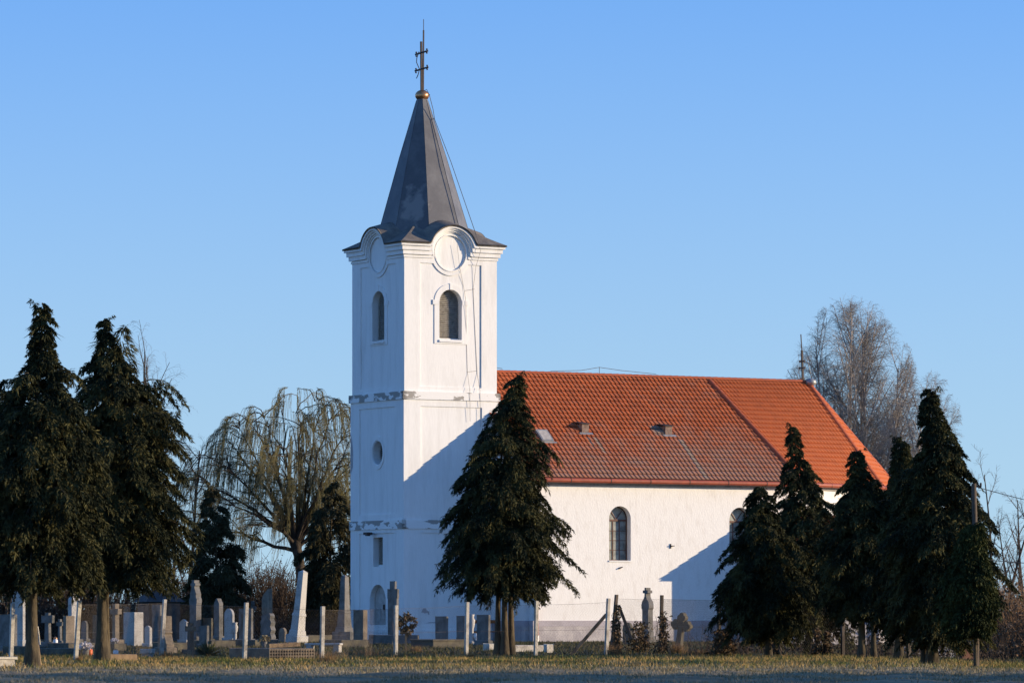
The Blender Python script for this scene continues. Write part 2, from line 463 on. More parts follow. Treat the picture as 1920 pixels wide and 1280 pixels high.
def ground_z(x, y):
    """slight rolls of the field; flat where things stand"""
    k = np.clip((100 - y) / 12, 0, 1)
    z = k * (.035 * np.sin(x * .9 + y * .7) + .03 * np.sin(x * 2.3 - y * 1.1))
    z = z - np.clip((x - 9) / 6, 0, 1) * np.clip((y - 88) / 10, 0, 1) * np.clip((260 - y) / 60, 0, 1) * .22   # falls away to the right
    return z
def gz(x, y): return float(ground_z(np.array(float(x)), np.array(float(y))))

xs = np.concatenate([[-4000, -600, -120], np.linspace(-40, 40, 161), [120, 600, 4000]])
ys = np.concatenate([[-200, 20], np.linspace(60, 160, 201), [200, 230, 260, 400, 900, 5000]])
gx, gy = np.meshgrid(xs, ys)
V = np.stack([gx, gy, ground_z(gx, gy)], -1).reshape(-1, 3)
nx = len(xs); i = np.arange(len(ys) - 1)[:, None] * nx; j = np.arange(nx - 1)[None, :]
Fc = np.stack([i + j, i + j + 1, i + j + nx + 1, i + j + nx], -1).reshape(-1, 4)
tag(from_np('ground', V, Fc, ground_mat(), None, True), kind='structure')

# ---------------------------------------------------------------- church
TX, TY = -5.05, 210.0
church = empty('church', (TX, TY, 0), R(30))
tag(church, 'white church with a grey spired tower and long red tiled roof', 'church')
c30, s30 = math.cos(R(30)), math.sin(R(30))
def to_local(p):
    dx, dy = p.x - TX, p.y - TY
    return Vector((dx * c30 + dy * s30, -dx * s30 + dy * c30, p.z))

SU, SV = 5.0, 5.2
frames = {   # (map of (a, z, outward n), length, outward signs)
    'south': (lambda a, z, n: (a, -n, z), SU),
    'west': (lambda a, z, n: (-n, a, z), SV),
    'north': (lambda a, z, n: (a, SV + n, z), SU),
    'east': (lambda a, z, n: (SU + n, a, z), SV)}
Z1, Z2, Z3, ZT = 5.3, 5.72, 11.37, 11.74
N1, RC = .06, .05          # lower storeys stand proud; depth of the sunk panels
CZ = 18.3                  # centre height of the round eyebrow and medallion
tw, bandA, bandB, mould = bmesh.new(), bmesh.new(), bmesh.new(), bmesh.new()
lz0, lzs, lhw, ldep = 14.2, 15.98, .6, .45
for side, (T, L) in frames.items():
    c = L / 2
    # lower storey
    pan = rect(.84, L - .84, .75, 5.12)
    sheet(tw, T, rect(-N1, L + N1, .5, Z1 + .02), [pan], N1)
    rim(tw, T, pan, N1, N1 - RC)
    holes = []
    if side == 'west':
        door = arch(c, .8, .78, 1.9); win = rect(2.1, 3.05, 3.54, 4.93)
        holes = [door, win]
        rim(tw, T, door, N1 - RC, -.26); rim(tw, T, win, N1 - RC, -.40)
    sheet(tw, T, pan, holes, N1 - RC)
    solid(tw, T, rect(-.14, L + .14, -.3, .55), [], -.1, .14)
    # middle storey
    pan = rect(.84, L - .84, 6.0, 11.05)
    sheet(tw, T, rect(-N1, L + N1, Z2 - .02, Z3 + .02), [pan], N1)
    rim(tw, T, pan, N1, N1 - RC)
    holes = []
    if side == 'west':
        ocu = circle(c, 8.93, .50, .56); holes = [ocu]
        rim(tw, T, ocu, N1 - RC, -.42)
        solid(tw, T, circle(c, 8.93, .68, .80), [circle(c, 8.93, .54, .60)], -.02, N1 - RC + .035)
    sheet(tw, T, pan, holes, N1 - RC)
    # storey bands, mitred at the corners
    for (z0, z1, n), bands in (((Z1, Z2, N1 + .05), bandA), ((Z3, ZT, N1 + .07), bandB)):
        solid(bands, T, [(-n, z0), (L + n, z0), (L + n, z1), (-n, z1)], [], -.05, n)
    # upper storey with its rounded gable
    rr = 1.22; hx = math.sqrt(rr ** 2 - .4 ** 2); t0 = math.asin(.4 / rr)
    top = [(c + rr * math.cos(t), CZ + rr * math.sin(t)) for t in np.linspace(t0, math.pi - t0, 22)]
    r1 = 1.07; pt = 17.78; q = math.asin((CZ - pt) / r1)
    pan = [(.84, 11.98), (L - .84, 11.98), (L - .84, pt)] + \
          [(c + r1 * math.cos(t), CZ + r1 * math.sin(t)) for t in np.linspace(-q, -math.pi + q, 16)] + [(.84, pt)]
    med = circle(c, CZ, .82, n=40)
    sheet(tw, T, [(0, ZT - .02), (L, ZT - .02), (L, 18.7)] + top + [(0, 18.7)], [pan, med], 0)
    rim(tw, T, pan, 0, -RC); rim(tw, T, med, 0, -.07); sheet(tw, T, med, [], -.07)
    lou = arch(c, lhw, lz0, lzs); 
    sheet(tw, T, pan, [lou], -RC); rim(tw, T, lou, -RC, -ldep - .03)
    # architrave round the louvred opening
    solid(mould, T, arch(c, lhw + .27, lz0 - .18, lzs), [arch(c, lhw + .004, lz0 + .02, lzs)], -RC - .02, -RC + .035)
    for sx in (-1, 1):
        solid(mould, T, rect(*sorted((c + sx * (lhw + .02), c + sx * (lhw + .36))), lzs - .12, lzs + .10), [], -RC - .01, -RC + .06)
    solid(mould, T, rect(c - .05, c + .05, lzs + lhw + .0, lzs + lhw + .3), [], -RC - .01, -RC + .06)
    solid(mould, T, rect(c - lhw - .03, c + lhw + .03, lz0 - .1, lz0), [], -ldep * .5, -RC + .10)
    # ring of the medallion
    solid(mould, T, circle(c, CZ, .88, n=40), [circle(c, CZ, .82, n=40)], -.03, .03)
    # cornice: straight runs to both sides and the eyebrow between them
    for k, (za, zb, p, ra, rb) in enumerate(((18.02, 18.13, .05, .94, 1.0), (18.16, 18.36, .13, 1.0, 1.08), (18.36, 18.56, .21, 1.08, 1.16), (18.56, 18.72, .30, 1.16, 1.25))):
        for s in (-1, 1):
            e = 0 if s < 0 else L
            lim = rb * .995
            def xin(z): 
                return c + s * max(.3, math.sqrt(max(.01, lim ** 2 - (z - CZ) ** 2)))
            o0, o1 = (-p, 0) if s < 0 else (L + p, L)
            pts = [(o0, za), (xin(za), za), (xin(zb), zb), (o0, zb)]
            f = [mould.verts.new(T(a, z, p)) for a, z in pts]
            bck = [mould.verts.new(T(o1 if i in (0, 3) else a, z, -.01)) for i, (a, z) in enumerate(pts)]
            mould.faces.new(f); mould.faces.new(bck)
            for i in range(4):
                mould.faces.new((f[i], f[(i + 1) % 4], bck[(i + 1) % 4], bck[i]))
        ts = math.asin(max(-1, min(1, (za - CZ + .02) / rb)))
        tt = np.linspace(ts, math.pi - ts, 26)
        loop = [(c + rb * math.cos(t), CZ + rb * math.sin(t)) for t in tt] + [(c + ra * math.cos(t), CZ + ra * math.sin(t)) for t in tt[::-1]]
        solid(mould, T, loop, [], -.01, p + .004)
tower = from_bm('tower_wall', tw, M['white'], church)
for bm_, lb in ((bandB, 'upper string course with grey patches where the limewash has peeled'), (bandA, 'lower string course with a few grey peeled patches')):
    from_bm('storey_band', bm_, M['peel'], church)['label'] = lb
from_bm('tower_moulding', mould, M['white'], church)

# places where the render has fallen off the lower tower walls
def bare_patch(side, pts):
    b = bmesh.new(); sheet(b, frames[side][0], pts, [], N1 - RC + .004 if side == 'south' else N1 + .004); from_bm('bare_patch', b, M['plinth'], church)
bare_patch('south', [(.90, 1.36), (1.02, 1.38), (1.08, 1.33), (1.24, 1.36), (1.27, 1.26), (1.33, 1.27), (1.34, 1.42), (1.20, 1.47), (1.14, 1.58), (.98, 1.55)])
bare_patch('south', [(1.10, .86), (1.5, .88), (1.95, .85), (2.05, .88), (1.7, .92), (1.3, .91)])
bare_patch('west', [(5.02, 8.3), (5.22, 8.0), (5.22, 9.9), (5.10, 9.6), (5.0, 9.1)])

# louvred openings
def louvre(side, hole_c, z0, zs, hw, rnd, n, nd):
    T, L = frames[side]
    b = bmesh.new()
    top = zs + (hw if rnd else 0)
    sheet(b, T, arch(hole_c, hw, z0, zs) if rnd else rect(hole_c - hw, hole_c + hw, z0, zs), [], -nd - .02)
    w = from_bm('louvred_window', b, M['dark'], church)
    b = bmesh.new()
    for i in range(n):
        z = z0 + .1 + (top - z0 - .12) * i / n
        h = hw if z < zs else math.sqrt(max(.0, hw ** 2 - (z + .03 - zs) ** 2)) if rnd else hw
        if h < .08: continue
        v = [T(hole_c - h, z, -nd + .10), T(hole_c + h, z, -nd + .10), T(hole_c + h, z + .075, -nd + .005), T(hole_c - h, z + .075, -nd + .005)]
        u = [Vector(p) + Vector((0, 0, .015)) for p in v]
        vs = [b.verts.new(p) for p in v]; us = [b.verts.new(p) for p in u]
        b.faces.new(vs); b.faces.new(us)
        for k in range(4): b.faces.new((vs[k], vs[(k + 1) % 4], us[(k + 1) % 4], us[k]))
    from_bm('louvre_slats', b, M['louvre'], w)
    b = bmesh.new()
    box_pts = rect(hole_c - hw + .02, hole_c + hw - .02, z0 + .0, z0 + .09)
    solid(b, T, box_pts, [], -nd, -nd + .13)
    from_bm('bottom_rail', b, M['white'], w)
for sd in ('south', 'west', 'north', 'east'):
    louvre(sd, frames[sd][1] / 2, lz0, lzs, lhw, True, 25, ldep - .02)
louvre('west', 2.575, 3.54, 4.93, .475, False, 14, .38)
T, L = frames['west']
b = bmesh.new(); sheet(b, T, circle(2.6, 8.93, .52, .58), [], -.41); rw = from_bm('round_window', b, M['dark'], church)
b = bmesh.new()
for i in range(10):
    z = 8.45 + i * .1; h = .5 * math.sqrt(max(0, 1 - ((z - 8.93) / .56) ** 2))
    if h > .08: solid(b, T, rect(2.6 - h, 2.6 + h, z, z + .03), [], -.40, -.34)
from_bm('louvre_slats', b, M['louvre'], rw)
b = bmesh.new(); solid(b, T, arch(2.6, .79, .785, 1.9), [], -.30, -.25)
for k in (-.4, 0, .4): solid(b, T, rect(2.6 + k - .17, 2.6 + k + .17, .95, 1.8), [], -.255, -.235)
dr = from_bm('door', b, M['soffit'], church)
b = bmesh.new(); solid(b, T, rect(2.35, 2.41, 1.5, 1.75), [], -.24, -.16); from_bm('handle', b, M['iron'], dr)
# flood lamp over the small west window
b = bmesh.new(); box(b, -.50, -.22, 2.75, 3.15, 5.05, 5.17); box(b, -.24, -.0, 2.9, 2.96, 5.09, 5.13); box(b, -.45, -.28, 2.85, 3.05, 5.0, 5.06)
from_bm('flood_lamp', b, M['iron'], church)

# skirt roof with the four eyebrows
EO = .36
def skirt():
    Vv, Ff = [], []
    ctr = (SU / 2, SV / 2)
    nx_, ny_ = 72, 22
    for side, (T, L) in frames.items():
        c = L / 2; h = L / 2 + EO; dmax = 1.75
        base = len(Vv)
        for jy in range(ny_ + 1):
            d = dmax * (jy / ny_) ** 1.1
            for ix in range(nx_ + 1):
                s = -1 + 2 * ix / nx_
                x = s * (h - d)
                zs_ = 18.74 + .50 * d + .07 * d * d
                zb_ = 0
                rb = 1.31
                if abs(x) < rb:
                    zb_ = CZ + .28 * d + math.sqrt(rb ** 2 - x * x)
                # soft valley between barrel and slope
                k = .06
                z = max(zs_, zb_) if abs(zs_ - zb_) > k else (zs_ + zb_) / 2 + k / 2 * .5 + abs(zs_ - zb_) * .25
                Vv.append(T(c + x, z, EO - d))
        for jy in range(ny_):
            for ix in range(nx_):
                a = base + jy * (nx_ + 1) + ix
                Ff.append((a, a + 1, a + nx_ + 2, a + nx_ + 1))
        # edge: drip fascia and soffit
        b0 = len(Vv)
        for ix in range(nx_ + 1):
            p = Vv[base + ix]; Vv.append((p[0], p[1], p[2] - .07))
        for ix in range(nx_):
            Ff.append((base + ix, base + ix + 1, b0 + ix + 1, b0 + ix))
        b1 = len(Vv)
        for ix in range(nx_ + 1):
            s = -1 + 2 * ix / nx_; z = Vv[b0 + ix][2]
            Vv.append(T(c + s * (L / 2 - .02), z + .01, -.02))
        for ix in range(nx_):
            Ff.append((b0 + ix, b0 + ix + 1, b1 + ix + 1, b1 + ix))
    return from_np('skirt_roof', Vv, Ff, M['skirt'], church)
skirt()

# octagonal spire, leaning very slightly west
b = bmesh.new()
cu, cv = SU / 2, SV / 2
lean = Vector((-.085, .05, 0))
rings = []
for z, r in ((18.9, 2.33), (19.86, 2.05), (21.0, 1.72), (23.0, 1.13), (25.0, .50), (25.8, .26)):
    k = (z - 19.0) / 6.8
    rings.append([b.verts.new((cu + lean.x * k + r * math.cos(R(22.5 + 45 * i)), cv + lean.y * k + r * math.sin(R(22.5 + 45 * i)), z)) for i in range(8)])
for a_, b_ in zip(rings, rings[1:]):
    for i in range(8): b.faces.new((a_[i], a_[(i + 1) % 8], b_[(i + 1) % 8], b_[i]))
b.faces.new(rings[-1])
spire = from_bm('spire', b, M['spire'], church)
# standing seams on the arrises
for i in range(8):
    tubes('seam', [(np.array([tuple(rings_pt) for rings_pt in [(cu + lean.x * ((z - 19) / 6.8) + (r + .008) * math.cos(R(22.5 + 45 * i)), cv + lean.y * ((z - 19) / 6.8) + (r + .008) * math.sin(R(22.5 + 45 * i)), z) for z, r in ((19.3, 2.21), (19.86, 2.05), (23, 1.13), (25.75, .27))]]), np.full(4, .010))], M['spire'], spire, 4)
# copper ball and double cross
top = Vector((cu + lean.x, cv + lean.y, 25.98))
b = bmesh.new()
bmesh.ops.create_uvsphere(b, u_segments=24, v_segments=14, radius=1)
for v in b.verts: v.co = Vector((v.co.x * .335, v.co.y * .335, v.co.z * .27)) + top
ball = from_bm('finial_ball', b, M['copper'], church, True)
b = bmesh.new()
def bar(bm, p, q, r):
    p, q = Vector(p), Vector(q); d = (q - p); n = d.normalized()
    a = n.cross(Vector((0, 0, 1)) if abs(n.z) < .9 else Vector((1, 0, 0))).normalized(); c_ = n.cross(a)
    va = [bm.verts.new(p + (a * x + c_ * y) * r) for x, y in ((-1, -1), (1, -1), (1, 1), (-1, 1))]
    vb = [bm.verts.new(q + (a * x + c_ * y) * r) for x, y in ((-1, -1), (1, -1), (1, 1), (-1, 1))]
    bm.faces.new(va); bm.faces.new(vb)
    for i in range(4): bm.faces.new((va[i], va[(i + 1) % 4], vb[(i + 1) % 4], vb[i]))
tx, ty = top.x - .03, top.y
bar(b, (tx, ty, 26.1), (tx - .02, ty, 28.55), .043)
bar(b, (tx + .09, ty, 26.2), (tx + .11, ty, 29.1), .028)
bar(b, (tx + .11, ty, 29.1), (tx + .11, ty, 29.62), .012)
ax = Vector((.0, -1.0, 0))
for zc, hl in ((28.02, .52), (27.24, .55)):
    pa, pb = Vector((tx, ty, zc)) - ax * hl, Vector((tx, ty, zc)) + ax * hl
    pa.z -= .02; pb.z += .02
    bar(b, pa, pb, .034)
    for e in (pa, pb):
        for dz in (-.085, .0, .085):
            bmesh.ops.create_icosphere(b, subdivisions=1, radius=.052, matrix=Matrix.Translation(e + Vector((0, 0, dz)) + (ax * (.06 if dz == 0 else 0)) * (1 if e is pb else -1)))
crs = from_bm('double_cross', b, M['iron'], church)
tubes('loose_wire', [line((tx, ty + .25, 28.1), (tx - .05, ty + .38, 27.8), (tx - .04, ty + .42, 27.6), (tx, ty + .2, 27.25), (tx, ty + .35, 27.0), (tx, ty + .5, 26.85), r=.022)], M['iron'], crs, 5)

# lightning conductor down the spire and the tower front
def CP(px, py, D): return to_local(P(px, py, D))
cond = [line(CP(792, 172, 213.0), CP(800, 168, 213.0), CP(805, 178, 213), CP(812, 205, 213.1), CP(815, 224, 213.1), CP(846, 305, 212.6), CP(893, 441, 212.0), r=.016),
        line(CP(807, 224, 213.2), CP(815, 223, 213.1), r=.014), line(CP(800, 180, 213.1), CP(806, 178, 213), r=.018)]
def SF(px, py, n=-.036):     # point on the tower's south face
    u = (px - 758) / 34.45
    D = TY + u * .5
    return (u, -n, EYE + (HY - py) * D / F)
cond.append(line(CP(893, 441, 211.9), SF(893, 470, .36), SF(890, 500, .05), SF(886.5, 541), SF(890, 620), SF(894, 700), SF(895.5, 733, .16), SF(897, 768, .11), SF(897, 800, .11), r=.008))
cond.append(line(SF(854, 458, .1), SF(859, 498, .06), SF(868, 535), SF(871, 560, .05), SF(874, 640), SF(876, 700), SF(876.5, 733, .16), SF(878, 790, .11), r=.007))
cond.append(line(SF(870, 545, .05), SF(887, 542, .05), r=.008))
cond.append(line(SF(875, 697), SF(894, 695), r=.007))
tubes('lightning_conductor', cond, M['cable'], church, 5)

# ---- nave
UW, VE, ZE, ZR, VR = 4.75, -3.9, 7.66, 12.93, SV / 2     # west wall, eave line, eave and ridge heights, ridge line
PITCH = (ZR - ZE) / (VR - VE)
foot = [(4.97, -3.5), (19.7, -3.5), (25.9, -1.05), (29.1, 2.2), (29.1, 3.0), (25.9, 6.25), (19.7, 8.7), (4.97, 8.7)]
b = bmesh.new()
WT = 7.62
Ts = lambda a, z, n: (a, -3.5 - n, z)
wins = [(9.705, .6), (16.47, .62)]
wz0, wzs = 3.82, 5.8
holes = [arch(c, hw, wz0, wzs) for c, hw in wins]
sheet(b, Ts, rect(4.97, 19.7, -.3, WT), holes, 0)
for h in holes: rim(b, Ts, h, 0, -.42)
for i in range(1, len(foot)):
    p, q = foot[i], foot[(i + 1) % len(foot)]
    if i == len(foot) - 1: continue
    b.faces.new([b.verts.new((p[0], p[1], -.3)), b.verts.new((q[0], q[1], -.3)), b.verts.new((q[0], q[1], WT)), b.verts.new((p[0], p[1], WT))])
# west front with the gable: a shallow projection, and the set-back corner strip
def zroof(v): return ZE + PITCH * ((v - VE) if v < VR else (2 * VR - VE - v))
g = [(-3.1, -.3), (8.3, -.3), (8.3, zroof(8.3) - .04), (VR, ZR - .04), (-3.1, zroof(-3.1) - .04)]
for uu, pp in ((UW, g), (4.97, [(-3.5, -.3), (-3.1, -.3), (-3.1, zroof(-3.1) - .04), (-3.5, zroof(-3.5) - .04)])):
    vs = [b.verts.new((uu, y, z)) for y, z in pp]; b.faces.new(vs)
for y in (-3.1, 8.3):
    b.faces.new([b.verts.new((UW, y, -.3)), b.verts.new((4.97, y, -.3)), b.verts.new((4.97, y, zroof(y) - .05)), b.verts.new((UW, y, zroof(y) - .05))])
from_bm('nave_wall', b, M['rough_white'], church)
# white raking cornice under the west verge
b = bmesh.new()
for sgn in (-1, 1):
    for (n0, n1, du) in ((.02, .18, .16), (.18, .30, .08)):
        v0, v1 = (VE + .1, VR) if sgn < 0 else (2 * VR - VE - .1, VR)
        q = [(v0, zroof(v0) - n0), (v1, zroof(v1) - n0), (v1, zroof(v1) - n1), (v0, zroof(v0) - n1)]
        A = [b.verts.new((UW - du, y, z)) for y, z in q]; B = [b.verts.new((UW + .05, y, z)) for y, z in q]
        b.faces.new(A); b.faces.new(B)
        for i in range(4): b.faces.new((A[i], A[(i + 1) % 4], B[(i + 1) % 4], B[i]))
from_bm('verge_cornice', b, M['white'], church)
# plinth
def offset_strip(name, z0, z1, n, material, pts=foot, par=church):
    b = bmesh.new()
    k = len(pts)
    cx = sum(p[0] for p in pts) / k; 
    lo, hi, li, hi2 = [], [], [], []
    for i in range(k):
        p0, p1, p2 = Vector(pts[i - 1]), Vector(pts[i]), Vector(pts[(i + 1) % k])
        d1 = (p1 - p0).normalized(); d2 = (p2 - p1).normalized()
        n1 = Vector((d1.y, -d1.x)); n2 = Vector((d2.y, -d2.x)); m = (n1 + n2).normalized()
        o = p1 + m * n / max(.4, m.dot(n1)); q = p1 - m * .05
        lo.append(b.verts.new((o.x, o.y, z0))); hi.append(b.verts.new((o.x, o.y, z1)))
        li.append(b.verts.new((q.x, q.y, z0))); hi2.append(b.verts.new((q.x, q.y, z1)))
    for i in range(k):
        j = (i + 1) % k
        b.faces.new((lo[i], lo[j], hi[j], hi[i])); b.faces.new((hi[i], hi[j], hi2[j], hi2[i])); b.faces.new((lo[i], lo[j], li[j], li[i]))
    return from_bm(name, b, material, par)
pl_pts = [(4.97, -3.5)] + foot[1:-1] + [(4.97, 8.7), (4.97, 8.3), (UW, 8.3), (UW, -3.1), (4.97, -3.1)]
offset_strip('plinth', -.3, .72, .05, M['plinth'], pl_pts)
offset_strip('plinth_band', .72, .99, .065, M['plinth_band'], pl_pts)
offset_strip('eaves_soffit', 7.34, 7.44, .16, M['soffit'])
offset_strip('eaves_board', 7.44, 7.60, .28, M['soffit'])

# nave windows
for c, hw in wins:
    b = bmesh.new(); sheet(b, Ts, arch(c, hw - .005, wz0, wzs), [], -.38)
    w = from_bm('window', b, M['glass'], church)
    b = bmesh.new()
    solid(b, Ts, arch(c, hw - .005, wz0 + .005, wzs), [arch(c, hw - .05, wz0 + .05, wzs)], -.38, -.33)
    solid(b, Ts, rect(c - hw + .04, c + hw - .04, wzs - .11, wzs - .02), [], -.375, -.325)
    x3 = (2 * hw - .1) / 3
    for k in (1, 2):
        x = c - hw + .05 + x3 * k
        solid(b, Ts, rect(x - .018, x + .018, wz0 + .05, wzs - .11), [], -.372, -.345)
    for k in range(1, 4):
        z = wz0 + .05 + (wzs - wz0 - .16) * k / 4
        solid(b, Ts, rect(c - hw + .05, c + hw - .05, z - .015, z + .015), [], -.371, -.347)
    for s in (-1, 1):
        d = Vector((s * .32, .42)); n_ = Vector((d.y, -d.x)).normalized() * .018
        p0, p1 = Vector((c, wzs - .03)), Vector((c, wzs - .03)) + d
        solid(b, Ts, [tuple(p0 + n_), tuple(p1 + n_), tuple(p1 - n_), tuple(p0 - n_)], [], -.370, -.349)
    from_bm('frame', b, M['frame'], w)
    b = bmesh.new(); solid(b, Ts, rect(c - hw - .02, c + hw + .02, wz0 - .05, wz0 + .01), [], -.37, .05)
    from_bm('sill', b, M['white'], w)
# small iron brackets sticking out of the south wall
b = bmesh.new()
solid(b, Ts, [(9.62, 3.42), (9.80, 3.50), (9.80, 3.54), (9.62, 3.46)], [], -.01, .10)
from_bm('iron_bracket', b, M['iron'], church)
b = bmesh.new()
solid(b, Ts, rect(12.50, 12.54, 4.42, 4.64), [], -.01, .05); solid(b, Ts, rect(12.50, 12.68, 4.52, 4.56), [], -.01, .12)
from_bm('iron_bracket', b, M['iron'], church)

# ---- roof tiles as real ribbed, stepped courses
def tile_face(name, A, Bp, rows, profile, material, clip=None, per=.24, step=.055):
    """A(s), Bp(s): eave and ridge points for the along coordinate s; clip(t) gives (smin, smax) at up-slope t"""
    smin, smax, length = profile
    ncol = max(6, int(length / per)) * 8
    s = np.linspace(smin, smax, ncol + 1)
    ph = np.arange(ncol + 1) % 8
    hprof = np.array([0.0, .14, .9, 1.0, .42, .27, .56, .42])[ph] * .045
    E = np.array([A(x) for x in s]); Rg = np.array([Bp(x) for x in s])
    up = Rg - E; al = np.gradient(E + Rg, axis=0)
    N = np.cross(al, up); N /= np.linalg.norm(N, axis=1, keepdims=True)
    if N[len(N) // 2][2] < 0: N = -N
    Vv, Ff = [], []
    for r in range(rows):
        t0, t1 = r / rows, (r + 1.08) / rows
        base = sum(len(v) for v in Vv)
        for t, h in ((t0 + .16 / rows, -.004 + 0 * hprof), (t0, hprof + step), (t1, hprof * .9 + .004)):
            ss0, ss1 = clip(t) if clip else (smin, smax)
            sc = np.clip(s, ss0, ss1)
            # move the end vertices along the face to the clip line
            Ei = np.stack([np.interp(sc, s, E[:, k]) for k in range(3)], 1)
            Ri = np.stack([np.interp(sc, s, Rg[:, k]) for k in range(3)], 1)
            Vv.append(Ei + (Ri - Ei) * t + N * np.asarray(h)[:, None])
        nn = ncol + 1
        j = np.arange(ncol)
        for k in (0, 1):
            o = base + k * nn
            Ff.append(np.stack([o + j, o + j + 1, o + nn + j + 1, o + nn + j], 1))
    return from_np(name, np.concatenate(Vv), np.concatenate(Ff), material, church)

KE, LE_, ME = (19.8, -3.9, ZE), (26.2, -1.36, 7.60), (29.6, 2.07, 7.60)
RA, RB = (18.45, VR, ZR), (24.4, VR, 12.93)
US = 4.52
def lerp(p, q, t): return tuple(a + (c - a) * t for a, c in zip(p, q))
hip = lambda t: (US, KE[0] + (RA[0] - KE[0]) * t)
nrt = tile_face('nave_roof', lambda x: (x, VE, ZE), lambda x: (x, VR, ZR), 23, (US, 19.8, 15.28), M['tile'], hip)
tile_face('apse_roof', lambda x: lerp(KE, LE_, x), lambda x: lerp(RA, RB, x), 23, (0, 1, 6.6), M['clean_tile'])
tile_face('apse_end_roof', lambda x: lerp(LE_, ME, x), lambda x: lerp(RB, tuple(np.add(RB, (.02, .0, 0))), x), 23, (0, 1, 3.2), M['clean_tile'])
# hidden north side, plain
b = bmesh.new()
mir = lambda p: (p[0], 2 * VR - p[1], p[2])
def poly(*pts): b.faces.new([b.verts.new(p) for p in pts])
poly((US, 2 * VR - VE, ZE), mir(KE), RA, (US, VR, ZR)); poly(mir(KE), mir(LE_), RB, RA); poly(mir(LE_), mir(ME), RB); poly(mir(ME), ME, RB)
from_bm('north_roof', b, M['clean_tile'], church)
# underside of the eaves, so nothing shows sky from below
b = bmesh.new()
e = .16
poly((US, VE, ZE - e), KE[:2] + (ZE - e,), RA[:2] + (ZR - e,), (US, VR, ZR - e))
from_bm('roof_deck', b, M['soffit'], church)
# ridge and hip tiles: overlapping half-round lengths
def ridge_row(name, p, q, r=.13, lift=.03, seg=.38):
    p, q = Vector(p), Vector(q); d = q - p; n = max(2, int(d.length / seg)); dn = d.normalized()
    side = dn.cross(Vector((0, 0, 1))).normalized(); upv = side.cross(dn)
    Vv, Ff = [], []
    for i in range(n):
        a, c_ = p + d * (i / n), p + d * ((i + 1.12) / n)
        base = len(Vv); rs = (r * 1.0, r * .84)
        for (pt, rr_) in ((a, rs[0]), (c_, rs[1])):
            for k in range(9):
                t = math.pi * (k / 8) 
                v = pt + side * (rr_ * 1.15 * math.cos(t)) + upv * (rr_ * .95 * math.sin(t) + lift - .06)
                Vv.append(tuple(v))
        for k in range(8): Ff.append((base + k, base + k + 1, base + 10 + k, base + 9 + k))
        # end cap
    return from_np(name, Vv, Ff, M['ridge'], church)
ridge_row('ridge_tiles', (RB[0], VR, ZR + .02), (US, VR, ZR + .02))
ridge_row('hip_tiles', (KE[0], KE[1], KE[2] + .05), lerp(KE, RA, .965)[:2] + (lerp(KE, RA, .965)[2] + .05,), .15, .05)
ridge_row('hip_tiles', LE_[:2] + (LE_[2] + .05,), lerp(LE_, RB, .97)[:2] + (lerp(LE_, RB, .97)[2] + .05,), .135, .05)
ridge_row('hip_tiles', ME[:2] + (ME[2] + .02,), lerp(ME, RB, .98)[:2] + (lerp(ME, RB, .98)[2] + .02,), .13, .04)
# zinc cap where the hips meet
b = bmesh.new()
bmesh.ops.create_icosphere(b, subdivisions=2, radius=1, matrix=Matrix.Translation((RB[0] + .12, RB[1] - .15, RB[2] - .02)) @ Matrix.Diagonal((.30, .30, .20, 1)))
from_bm('hip_cap', b, M['grey_metal'], church, True)
# gutter with its joint clips, and the downpipe at the west corner
gut = []
ge = [(US - .02, VE - .09), (KE[0] + .02, VE - .09), (LE_[0] + .09, LE_[1] - .06), (ME[0] + .1, ME[1] - .03)]
pts = [Vector((x, y, 7.56)) for x, y in ge]
gpoly = []
for p, q in zip(pts, pts[1:]):
    n = max(1, int((q - p).length / 2.05))
    for i in range(n): gpoly.append(p + (q - p) * i / n)
gpoly.append(pts[-1])
gt = tubes('gutter', [(np.array([tuple(p) for p in gpoly]), np.full(len(gpoly), .115))], M['gutter'], church, 10)
clips = []
for p in gpoly[1:-1]:
    d = Vector((.02, 0, 0)); tubes('joint_clip', [(np.array([tuple(p - d), tuple(p + d)]), np.full(2, .124))], M['iron'], gt, 10)
DPX, DPY = 5.13, -3.58
dp = tubes('downpipe', [line((5.2, VE - .05, 7.5), (5.16, VE + .1, 7.3), (DPX, DPY, 7.05), (DPX, DPY, 1.0), (DPX, DPY, .28), r=.055)], M['gutter'], church, 8)
tubes('pipe_foot', [line((DPX, DPY, .3), (DPX, DPY, -.05), r=.07)], M['white_plastic'], dp, 8)
# conductor along the ridge, its stays, and the rod at the apse end
rw_ = [line((5.35, VR, 13.45), (5.8, VR, 13.22), (6.8, VR, 13.1), r=.014), line((5.35, VR, 12.95), (5.35, VR, 13.45), r=.014),
       line((9.5, VR, 13.06), (11.2, VR, 13.14), (12.25, VR, 13.32), (13.5, VR, 13.2), (15.5, VR, 13.08), r=.013), line((12.25, VR, 12.95), (12.25, VR, 13.34), r=.014)]
tubes('ridge_conductor', rw_[:2], M['cable'], church, 5)
tubes('ridge_conductor', rw_[2:], M['cable'], church, 5)
b = bmesh.new()
rx, ry = RB[0] - .25, VR
bar(b, (rx, ry, 12.9), (rx - .06, ry, 14.5), .045); bar(b, (rx - .06, ry, 14.4), (rx - .12, ry, 15.3), .02)
for z, h in ((13.62, .22), (13.95, .20)):
    bar(b, (rx - .04, ry + h, z), (rx - .04, ry - h, z), .028)
    for s in (-1, 1): box(b, rx - .075, rx - .005, ry + s * h - .03, ry + s * h + .03, z - .06, z + .06)
bar(b, (rx - .15, ry, 13.1), (rx + .1, ry, 13.1), .03)
from_bm('lightning_rod', b, M['iron'], church)
